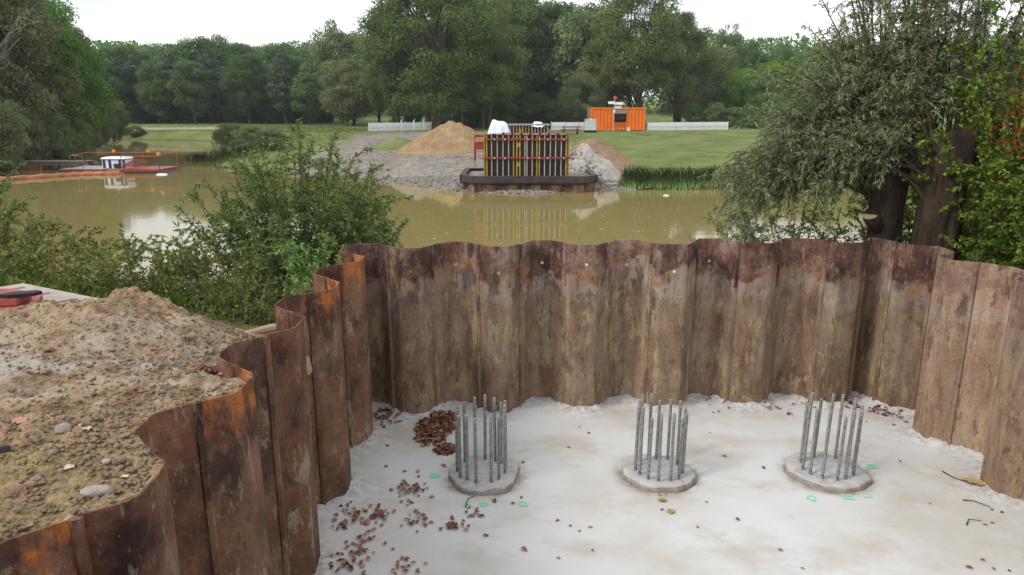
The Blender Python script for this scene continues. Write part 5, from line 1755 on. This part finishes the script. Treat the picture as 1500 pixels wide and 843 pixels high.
rail([(-2.85, 1.5), (-1.2, 1.55), (0.2, 1.55), (1.6, 1.65), (4.1, 1.7), (4.15, -1.3)], 0.3, 1.05)
rail([(-2.85, 1.5), (-2.5, -0.2), (-2.1, -1.5), (-1.2, -1.55)], 0.3, 1.0)
rail([(1.45, -1.3), (4.15, -1.3)], 0.3, 0.95)
for (x, y, z) in ((-0.55, 1.55, 1.42), (2.0, 1.65, 1.38), (4.2, -1.32, 1.36)):
    m = MB()
    for q in range(5):
        a0, a1 = R(-90 + 36 * q), R(-90 + 36 * (q + 1))
        m.tube([(x, y, z + 0.15 * math.sin(a0)), (x, y, z + 0.15 * math.sin(a1))], max(0.02, 0.15 * math.cos(a0)), 10, max(0.02, 0.15 * math.cos(a1)))
    m.build('marker_lamp', M['buoy'], rf)
for s in range(5):
    MB().bar((1.3 + 0.22 * s, -1.3, 0.5), (1.25 + 0.22 * s, 1.4, 0.9 - 0.05 * s), 0.05).build('ramp_rail', M['red'], rf)
jt = thing('jetty', 'weathered plank jetty running from the wooded bank to the raft', 'jetty', (-36.2, 56.2, -0.6))
for q in range(24):
    MB().box((-3.6 + q * 0.30, 0, 0.62), (0.28, 1.7, 0.06)).build('plank', M['wood'], jt)
for y in (-0.7, 0.7):
    MB().box((0, y, 0.46), (7.4, 0.12, 0.22)).build('beam', M['wood'], jt)
for x in (-3.2, -1.5, 0.0, 1.6, 3.3):
    for y in (-0.75, 0.75):
        MB().tube([(x, y, -1.2), (x, y, 0.42)], 0.09, 8).build('pile', M['darkwood'], jt)
MB().box((-1.0, -0.80, 0.18), (2.6, 0.05, 0.34)).build('fascia_board', M['boom'], jt)
# floating boom
pts = [(-41, 45.5), (-36, 46.0), (-33, 47.4), (-31.4, 49.6), (-30.4, 51.0), (-28.7, 51.4), (-27.4, 51.9)]
P = []
for i in range(len(pts) - 1):
    for s in np.linspace(0, 1, 6, endpoint=False):
        P.append((pts[i][0] * (1 - s) + pts[i + 1][0] * s, pts[i][1] * (1 - s) + pts[i + 1][1] * s))
bo = thing('float_boom', 'rusty orange floating boom trailing from the raft to the bank', 'float boom', (0, 0, -0.6))
for i in range(0, len(P) - 3, 3):
        MB().tube([(P[i][0], P[i][1], 0.02), (P[i + 1][0], P[i + 1][1], 0.07), (P[i + 2][0], P[i + 2][1], 0.07), (P[i + 3][0] * 0.95 + P[i + 2][0] * 0.05, P[i + 3][1] * 0.95 + P[i + 2][1] * 0.05, 0.02)], 0.20, 8).build('float', M['boom'], bo)
tag(MB().box((0, 0, 0.02), (0.8, 0.35, 0.12), taper=0.7).build('float_block', M['white'], None, (-24.9, 51.4, -0.6)), 'small white float on the water beside the raft', 'float')
tag(MB().box((0, 0, 0.02), (0.35, 0.2, 0.08), taper=0.6).build('foam_scrap', M['white_dirty'], None, (8.3, 38.7, -0.6)), 'white scrap floating before the far reeds', 'scrap')
# floating leaves and flecks on the river
rng = np.random.default_rng(91)
n = 420
C = np.stack([rng.uniform(-9, 12, n), 13.5 + rng.gamma(2.0, 6.0, n), np.full(n, -0.590)], -1)
C = C[C[:, 1] < 38]
n = len(C)
V, F = leaves_np(C, rng.normal(size=(n, 3)) * np.array([1, 1, 0.02]), np.array([[0, 0, 1.0]]) + 0 * C, 0.11, 0.06, rng, 0.05)
A = Acc()
A.add(V, F, rng.uniform(0, 1, n))
tag(link('floating_leaves', A.mesh('floating_leaves', [plain('pale_fleck', (0.55, 0.50, 0.34), 0.6, 0.2, 3)])), 'pale leaves and flecks floating on the river', 'leaves', kind='stuff')
# ================================================================== trees
def tree_proto(seed, H, rx_, zlow, n_cl, rc, n_leaf, leaf, mat, top=1.0, conic=0.0, droop=0.0, trunk_r=0.22, multi=1, shell=0.75):
    """trunk with limbs and a crown of leaf faces gathered in clumps; returns (trunk mesh, crown mesh)"""
    rng = np.random.default_rng(seed)
    zc, hz_ = (H + zlow) / 2, (H - zlow) / 2
    d = unit(rng.normal(size=(n_cl, 3)))
    rad = rng.uniform(0.35, 1.0, n_cl) ** (1 / 2.2)
    P = d * rad[:, None] * np.array([rx_ - rc * 0.6, rx_ - rc * 0.6, hz_ - rc * 0.5])
    if conic:
        k = 1 - conic * (P[:, 2] + hz_) / (2 * hz_)
        P[:, :2] *= k[:, None]
    lump = 1 + 0.35 * (vnoise(d[:, 0] * 2 + seed, d[:, 1] * 2, d[:, 2] * 2, seed) - 0.5)
    P *= lump[:, None]
    P[:, 2] += zc
    rcl = rc * rng.uniform(0.55, 1.25, n_cl)
    w = rcl ** 2
    cnt = rng.multinomial(n_leaf, w / w.sum())
    idx = np.repeat(np.arange(n_cl), cnt)
    dd_ = unit(rng.normal(size=(n_leaf, 3)) + np.array([0, 0, 0.25]))
    rr = rcl[idx] * rng.uniform(0.25, 1.0, n_leaf) ** 0.5 * (1 + 0.25 * rng.normal(size=n_leaf) * 0.6)
    C = P[idx] + dd_ * rr[:, None] * np.array([1.15, 1.15, 0.72])
    C[:, 2] -= droop * rr * rng.uniform(0, 1, n_leaf)
    Nn = unit(dd_ * 0.8 + np.array([0, 0, 0.5]) + rng.normal(size=(n_leaf, 3)) * 0.55)
    D = np.cross(Nn, rng.normal(size=(n_leaf, 3)))
    D[:, 2] -= droop
    V, F = leaves_np(C, D, Nn, leaf * 1.25, leaf * 0.75, rng, 0.15)
    tint = np.clip(0.55 * rng.uniform(0, 1, n_leaf) + 0.45 * rng.uniform(0, 1, n_cl)[idx], 0, 1)
    crown = mesh_np('crown', V, F, [mat], attrs={'tint': ('FACE', tint)})
    T = Acc()
    for k in range(multi):
        a = 6.283 * k / max(1, multi) + seed
        off = (0 if multi == 1 else 0.5 * trunk_r * 3)
        t = np.linspace(0, 1, 8)[:, None]
        base = np.array([math.cos(a) * off, math.sin(a) * off, -0.3])
        tip = np.array([math.cos(a) * off * 4, math.sin(a) * off * 4, H * 0.70])
        S = base * (1 - t) + tip * t + np.cumsum(rng.normal(size=(8, 3)) * 0.06, axis=0)
        V, F = tube_np(S, np.linspace(1.15, 0.12, 8) * trunk_r, 0, 8)
        T.add(V, F)
        for q in rng.choice(n_cl, min(n_cl, 9), replace=False):
            s = float(np.clip((P[q, 2] - 0.25 * H) / H, 0.12, 0.7))
            p0 = np.array([np.interp(s, t[:, 0], S[:, m_]) for m_ in range(3)])
            tt = np.linspace(0, 1, 5)[:, None]
            B = p0 * (1 - tt) + P[q] * tt + np.array([0, 0, 0.5]) * np.sin(tt * 3.14)
            V, F = tube_np(B, trunk_r * 0.38, trunk_r * 0.08, 5)
            T.add(V, F)
    return T.mesh('trunk', [M['bark']], True), crown


PROTO = {
    'broad': [tree_proto(s, 14, 5.2, 1.2, 90, 1.35, 22000, 0.27, M['lf_forest'], trunk_r=0.24) for s in (1, 2, 3)],
    'oak': [tree_proto(s, 17, 7.2, 1.8, 170, 1.25, 48000, 0.21, M['lf_oak'], trunk_r=0.30, multi=3) for s in (4, 5)],
    'poplar': [tree_proto(s, 18, 6.2, 1.5, 150, 1.25, 36000, 0.23, M['lf_forest'], trunk_r=0.3) for s in (6, 7)],
    'grey': [tree_proto(s, 10, 4.6, 0.4, 110, 1.05, 26000, 0.20, M['lf_grey'], droop=0.5, trunk_r=0.2, multi=2) for s in (8, 9)],
    'bright': [tree_proto(s, 12, 5.0, 0.5, 110, 1.1, 26000, 0.21, M['lf_bright'], trunk_r=0.2) for s in (10, 11)],
    'bank': [tree_proto(s, 20, 6.6, 0.6, 240, 1.25, 70000, 0.21, M['lf_grey'], droop=0.35, trunk_r=0.3, multi=3) for s in (14, 15)],
    'pine': [tree_proto(s, 13, 3.0, 2.4, 70, 0.95, 15000, 0.24, M['lf_pine'], conic=0.45, trunk_r=0.17) for s in (12, 13)],
}


def tree(name, label, kind, x, y, h, wide=1.0, group=None, seed=0, z=None):
    tm, cm = PROTO[kind][seed % len(PROTO[kind])]
    base = {'broad': 14, 'oak': 17, 'poplar': 18, 'grey': 10, 'bright': 12, 'pine': 13, 'bank': 20}[kind]
    k = h / base
    t = thing(name, label, 'tree', (x, y, (Z(x, y) if z is None else z) - 0.1), seed * 2.4 + x, group)
    link('trunk', tm, t, scale=(k * wide, k * wide, k))
    link('crown', cm, t, scale=(k * wide, k * wide, k))
    return t


def px(p, y):
    return (p - 750) / 1050 * y * 1.003


ORD = ['first', 'second', 'third', 'fourth', 'fifth', 'sixth', 'seventh', 'eighth', 'ninth', 'tenth', 'eleventh', 'twelfth', 'thirteenth', 'fourteenth', 'fifteenth', 'sixteenth', 'seventeenth', 'eighteenth', 'nineteenth', 'twentieth']

# far forest behind the lawn on the left
G = 'trees of the forest edge behind the far lawn'
for i in range(13):
    p = 172 + i * 25.5
    y = 121 + (i * 7 % 5) * 1.6
    k = ['broad', 'pine', 'pine', 'broad', 'pine', 'broad', 'pine', 'pine', 'broad', 'broad', 'pine', 'broad', 'broad'][i]
    tree('forest_tree', ORD[i] + ' tree from the left along the forest edge behind the far lawn', k, px(p, y), y, [11.5, 10.5, 11.5, 10.5, 12, 11, 11.5, 10.6, 12.2, 11, 11.5, 12, 11.5][i], 1.0 if k == 'pine' else 0.8, G, i)
for i in range(12):
    p = 165 + i * 30
    y = 137 + (i * 5 % 4) * 2.5
    tree('forest_tree', ORD[i] + ' treetop from the left in the back row above the far lawn', 'broad', px(p, y), y, [13.5, 14.2, 14.2, 14.5, 14.8, 15.4, 15.8, 14.8, 14, 14.2, 14, 15][i], 0.95, 'treetops of the back row above the far lawn', i + 1)
for i in range(16):
    p, y = 168 + i * 21, 127 + (i * 5 % 3) * 2.2
    h = 5.0 + (i * 7 % 4) * 0.7
    tree('understorey_bush', ORD[i] + ' shaded bush from the left under the forest edge of the far lawn', 'broad', px(p, y), y, h, 1.3, 'shaded bushes under the forest edge', i, Z(px(p, y), y) - 0.14 * h)
# grey willows between forest and tall tree
tree('grey_willow', 'rounded grey green willow left of the tall dark tree', 'grey', px(520, 108), 108, 10.2, 1.05, None, 0)
tree('grey_willow', 'tall pale willow rising behind the rounded willow', 'grey', px(512, 122), 122, 17.0, 0.75, None, 1)
tree('forest_tree', 'dark low tree at the lawn edge beside the rounded willow', 'broad', px(462, 114), 114, 8.5, 0.9, None, 2)
# the tall tree in the middle
tree('tall_tree', 'tall dark broad tree with several trunks behind the sand heap', 'oak', px(640, 88), 88, 20.5, 0.98, None, 0)
tree('tall_tree', 'leafy tree crowding the right side of the tall dark tree', 'oak', px(712, 93), 93, 16.5, 0.82, None, 1)
tree('tall_tree', 'tree leaning out on the left of the tall dark tree', 'oak', px(585, 92), 92, 14.5, 0.66, None, 1)
mid = [(735, 104, 21.0, 'poplar', 0.85), (775, 108, 21.0, 'poplar', 0.8), (812, 110, 18.5, 'broad', 1.05), (842, 106, 17.5, 'grey', 0.85), (760, 118, 20, 'broad', 1.1), (800, 122, 19, 'broad', 1.1), (700, 112, 19.5, 'poplar', 0.8), (865, 118, 19, 'broad', 1.0), (660, 108, 20, 'poplar', 0.85), (610, 112, 17, 'broad', 0.9), (560, 118, 14, 'broad', 0.9)]
for i, (p, y, h, k, w) in enumerate(mid):
    tree('forest_tree', ORD[i] + ' tree of the dark wood between the two tall trees, counted from front to back', k, px(p, y), y, h, w, 'dark wood behind the building site', i)
for i, (p, y, h, w) in enumerate([(690, 100, 5.5, 1.3), (735, 99, 5.0, 1.5), (780, 101, 6.0, 1.4), (820, 99, 5.5, 1.3), (655, 103, 5.5, 1.3), (600, 102, 5.0, 1.4), (760, 106, 8, 1.4), (800, 108, 8, 1.4), (712, 107, 8, 1.4)]):
    tree('understorey_bush', ORD[i] + ' dark bush in the shade under the wood behind the site', 'broad', px(p, y), y, h, w, 'shaded bushes under the wood', i, Z(px(p, y), y) - 0.16 * h)
tree('grey_willow', 'grey green willow bush left behind the orange container', 'grey', px(848, 93), 93, 7.4, 0.85, None, 0)
tree('tall_tree', 'tall broad green tree rising behind the orange container', 'oak', px(925, 98), 98, 20.5, 0.80, None, 1)
tree('tall_tree', 'dense green tree right behind the orange container', 'oak', px(985, 100), 100, 15.5, 0.72, None, 0)
tree('tall_tree', 'leafy tree on the left flank of the tall tree behind the container', 'oak', px(880, 100), 100, 14.5, 0.66, None, 0)
right = [(1030, 108, 12.2, 'grey', 0.78), (1012, 118, 14.8, 'poplar', 0.62), (1048, 120, 15.6, 'poplar', 0.62), (1085, 116, 13.2, 'poplar', 0.65), (1075, 104, 8.5, 'bright', 0.95), (1115, 102, 9.5, 'bright', 1.0), (1125, 118, 13, 'poplar', 0.7), (1165, 110, 11.5, 'bright', 1.0), (1215, 108, 12, 'broad', 1.0),
         (1265, 110, 12.5, 'broad', 1.0), (1320, 108, 12, 'broad', 1.0), (1380, 110, 13, 'broad', 1.0), (1440, 106, 13, 'broad', 1.0), (1500, 104, 13, 'broad', 1.0), (1560, 106, 14, 'broad', 1.0)]
for i, (p, y, h, k, w) in enumerate(right):
    tree('forest_tree', ORD[i] + ' tree from the left in the wood edge behind the right white fence', k, px(p, y), y, h, w, 'wood edge behind the right fence', i)
for i, (p, y, h) in enumerate([(1010, 97, 4.0), (1040, 96, 4.2), (1070, 95, 3.6), (1095, 93, 3.6), (1125, 92, 4.5)]):
    tree('understorey_bush', ORD[i] + ' dark bush from the left right behind the long white fence', 'broad', px(p, y), y, h, 1.2, 'shaded bushes behind the right fence', i, Z(px(p, y), y) - 0.16 * h)

# wooded left bank
LB = [(-12, 57, 20, 'bank', 0.92, 'huge grey green willow at the left picture edge above the jetty'), (66, 63, 14.5, 'bank', 0.85, 'grey willow behind the jetty'), (-40, 60, 22, 'oak', 0.8, 'dark tree cut by the left picture edge'),
      (108, 66, 12.4, 'bright', 0.85, 'bright green tree on the wooded left bank'), (138, 82, 12.6, 'oak', 0.55, 'olive tree at the far end of the left bank'), (60, 78, 17.5, 'bright', 0.85, 'tall green tree behind the willows of the left bank'),
      (100, 88, 16, 'broad', 0.9, 'dark treetop above the bright tree on the left bank'), (180, 101, 6.3, 'grey', 0.85, 'small rounded willow at the far water end of the left bank'),
      (130, 92, 14.5, 'broad', 0.7, 'slim dark tree behind the olive tree on the left bank'), (20, 75, 20, 'broad', 0.9, 'dark tree filling the left bank behind the huge willow')]
for i, (p, y, h, k, w, lab) in enumerate(LB):
    tree('bank_tree', lab, k, px(p, y), y, h, w, 'trees of the wooded left bank', i)
for i, (p, y, h, w) in enumerate([(8, 54, 6.0, 0.9), (45, 57, 5.2, 0.9), (85, 60, 5.0, 0.95), (118, 64, 5.0, 0.8), (140, 72, 5.2, 0.7), (158, 84, 5.0, 0.8), (-20, 50, 7, 0.9), (165, 92, 6.0, 0.7)]):
    tree('bank_willow', ORD[i] + ' low willow bush overhanging the water along the left bank', 'grey', px(p, y), y, h, w, 'low willows overhanging the water', i, max(-0.5, Z(px(p, y), y)) - 0.3)
# bare dead branches sticking out of the left bank wood
rng = np.random.default_rng(55)
for i, (p, py_, y) in enumerate([(60, 60, 54), (25, 25, 53), (95, 30, 60), (40, 95, 53)]):
    x0 = px(p - 55, y)
    zc = 3.95 + (160 - py_) / 1050 * y
    T = Acc()
    t = np.linspace(0, 1, 9)[:, None]
    S = np.array([x0, y + 0.5, zc - 2.2]) * (1 - t) + np.array([px(p + 35, y), y - 1.2, zc + 1.0]) * t + np.cumsum(rng.normal(size=(9, 3)) * 0.12, axis=0)
    V, F = tube_np(S, 0.09, 0.02, 5)
    T.add(V, F)
    for q in range(14):
        k = rng.integers(2, 8)
        d = unit(np.array([1.2, -0.2, 0.5]) + rng.normal(size=3) * 0.8)
        tt = np.linspace(0, 1, 5)[:, None]
        B = S[k] + d * tt * rng.uniform(0.8, 2.2) + np.array([0, 0, 0.25]) * tt ** 2
        V, F = tube_np(B, 0.035, 0.01, 4)
        T.add(V, F)
    me = T.mesh('dead_branch', [plain('bleached_branch', (0.20, 0.18, 0.15), 0.9, 0.3, 5)])
    tag(link('dead_branch', me), ['pale dead branch leaning out of the left bank willow', 'upper bare branch against the huge left willow', 'bare branch against the sky above the bright tree', 'lowest bare branch in front of the left willows'][i], 'branch')

# forest mass farther back, one wood
A = Acc()
rng = np.random.default_rng(66)
n = 60000
p = rng.uniform(-250, 1750, n)
y = rng.uniform(150, 175, n)
x = (p - 750) / 1050 * y
topz = 12.5 + 5 * fbm(x * 0.09, y * 0.05, 0, 4, 3) * 2 + np.interp(p, [150, 300, 480, 700, 1000, 1200], [0, 1.0, 0.5, 3, 3, 0])
C = np.stack([x, y, hz(x, y) + topz * rng.uniform(0.0, 1, n) ** 0.6], -1)
Nn = np.array([0, -0.4, 0.6]) + rng.normal(size=(n, 3)) * 0.6
V, F = leaves_np(C, rng.normal(size=(n, 3)), Nn, 0.9, 0.65, rng)
A.add(V, F, rng.uniform(0, 1, n))
n = 26000
y = rng.uniform(25, 150, n)
x = -np.interp(y, [25, 50, 76, 111, 150], [62, 66, 74, 96, 130]) - rng.uniform(0, 30, n)
C = np.stack([x, y, hz(x, y) + (15 + 8 * fbm(x * 0.09, y * 0.09, 0, 4, 8)) * rng.uniform(0, 1, n) ** 0.6], -1)
V, F = leaves_np(C, rng.normal(size=(n, 3)), np.array([0.4, -0.2, 0.6]) + rng.normal(size=(n, 3)) * 0.6, 0.9, 0.65, rng)
A.add(V, F, rng.uniform(0, 1, n))
tag(link('forest', A.mesh('forest', [M['lf_forest']])), 'dark forest mass closing the view behind the river', 'forest', kind='stuff')

# ================================================================== reeds and shrubs on the far shore
def reeds(label, x, y, rx_, ry_, h, n, seed):
    rng = np.random.default_rng(seed)
    t = np.sqrt(rng.uniform(0, 1, n))
    a = rng.uniform(0, 6.283, n)
    bx, by_ = x + rx_ * t * np.cos(a), y + ry_ * t * np.sin(a)
    bz = np.maximum(hz(bx, by_), -0.62)
    hh = h * rng.uniform(0.5, 1.1, n) * (1 - 0.35 * t ** 2)
    D = np.array([0, 0, 1.0]) + rng.normal(size=(n, 3)) * np.array([0.28, 0.28, 0.05])
    C = np.stack([bx, by_, bz + hh * 0.5], -1)
    D = unit(D)
    S = unit(np.cross(D, rng.normal(size=(n, 3))))
    w = 0.035
    V = np.stack([C - D * hh[:, None] * 0.5 - S * w, C - D * hh[:, None] * 0.5 + S * w, C + S * w + D * hh[:, None] * 0.1, C + D * hh[:, None] * 0.55 + S * hh[:, None] * 0.12], 1).reshape(-1, 3)
    A = Acc()
    V[:, 0] -= x
    V[:, 1] -= y
    A.add(V, np.arange(4 * n).reshape(-1, 4), rng.uniform(0, 1, n))
    o = link('reed_clump', A.mesh('reed_clump', [M['lf_reed']]), None, (x, y, 0))
    return tag(o, label, 'reeds', 'reed clumps along the far shore')


reeds('reed clump at the water nearest the rubble heap', 7.3, 42.4, 1.0, 0.9, 1.35, 420, 1)
reeds('reed bed at the water below the grass slope', 9.6, 42.5, 1.9, 1.0, 1.25, 560, 2)
reeds('reed bed at the water next to the willow foliage', 12.6, 42.9, 2.1, 1.0, 1.3, 600, 3)
reeds('reed bed seen through the willow foliage', 16.4, 42.8, 2.4, 1.0, 1.35, 600, 4)
reeds('tall dry reeds on the point left of the gravel', -24.0, 60.5, 3.4, 2.0, 1.4, 700, 5)
for i, (p, y, h, w, k) in enumerate([(350, 68, 2.6, 1.5, 'grey'), (378, 66, 2.3, 1.6, 'grey'), (405, 64, 2.1, 1.6, 'grey'), (362, 61, 1.8, 1.5, 'grey'), (212, 112, 1.8, 1.8, 'grey')]):
    tree('shore_bush', ['grey bush on the point behind the big willow bush', 'second grey bush on the point', 'low grey bush nearest the gravel shore', 'lowest bush at the water on the point', 'small bush on the lawn bank below the forest'][i],
         k, px(p, y), y, h, w, 'bushes on the far shore', i, Z(px(p, y), y) - 0.1)

# grass on the far slopes: uncountable
rng = np.random.default_rng(31)
n = 15000
x = rng.uniform(5, 30, n)
y = 42.5 + 7 * rng.uniform(0, 1, n) ** 1.6
n2 = 16000
x = np.concatenate([x, rng.uniform(-60, -16, n2)])
y = np.concatenate([y, rng.uniform(60, 116, n2)])
zz = hz(x, y)
keep = (zz > -0.5) & ~((np.abs(x - 5.8) < 3.0) & (y < 60)) & ((x > 5) | (zz > 0.8))
x, y, zz = x[keep], y[keep], zz[keep]
n = len(x)
hgt = 0.10 + 0.25 * (y < 46) + 0.10 * rng.uniform(0, 1, n)
D = unit(np.array([0, 0, 1.0]) + rng.normal(size=(n, 3)) * 0.6)
C = np.stack([x, y, zz + hgt * 0.45], -1)
V, F = leaves_np(C, D, rng.normal(size=(n, 3)), 0.20, 0.06, rng)
A = Acc()
A.add(V, F, rng.uniform(0, 1, n))
tag(link('slope_grass', A.mesh('slope_grass', [M['grass']])), 'rough grass on the far slopes', 'grass', kind='stuff')

# thin moist air over the valley
xh, yh0, yh1, zl, zh = 424, -34, 704, -3.2, 27.0
hzm = bpy.data.materials.new('haze_air')
hzm.use_nodes = True
nt = hzm.node_tree
nt.nodes.clear()
ho = nt.nodes.new('ShaderNodeOutputMaterial')
hv = nt.nodes.new('ShaderNodeVolumePrincipled')
hv.inputs['Color'].default_value = (0.86, 0.92, 1.0, 1)
hv.inputs['Density'].default_value = 0.0003
nt.links.new(hv.outputs[0], ho.inputs['Volume'])
tag(MB().box((0, (yh0 + yh1) / 2, (zl + zh) / 2), (2 * xh, yh1 - yh0, zh - zl)).build('haze', hzm), 'thin pale haze over the river valley', 'haze', kind='stuff')
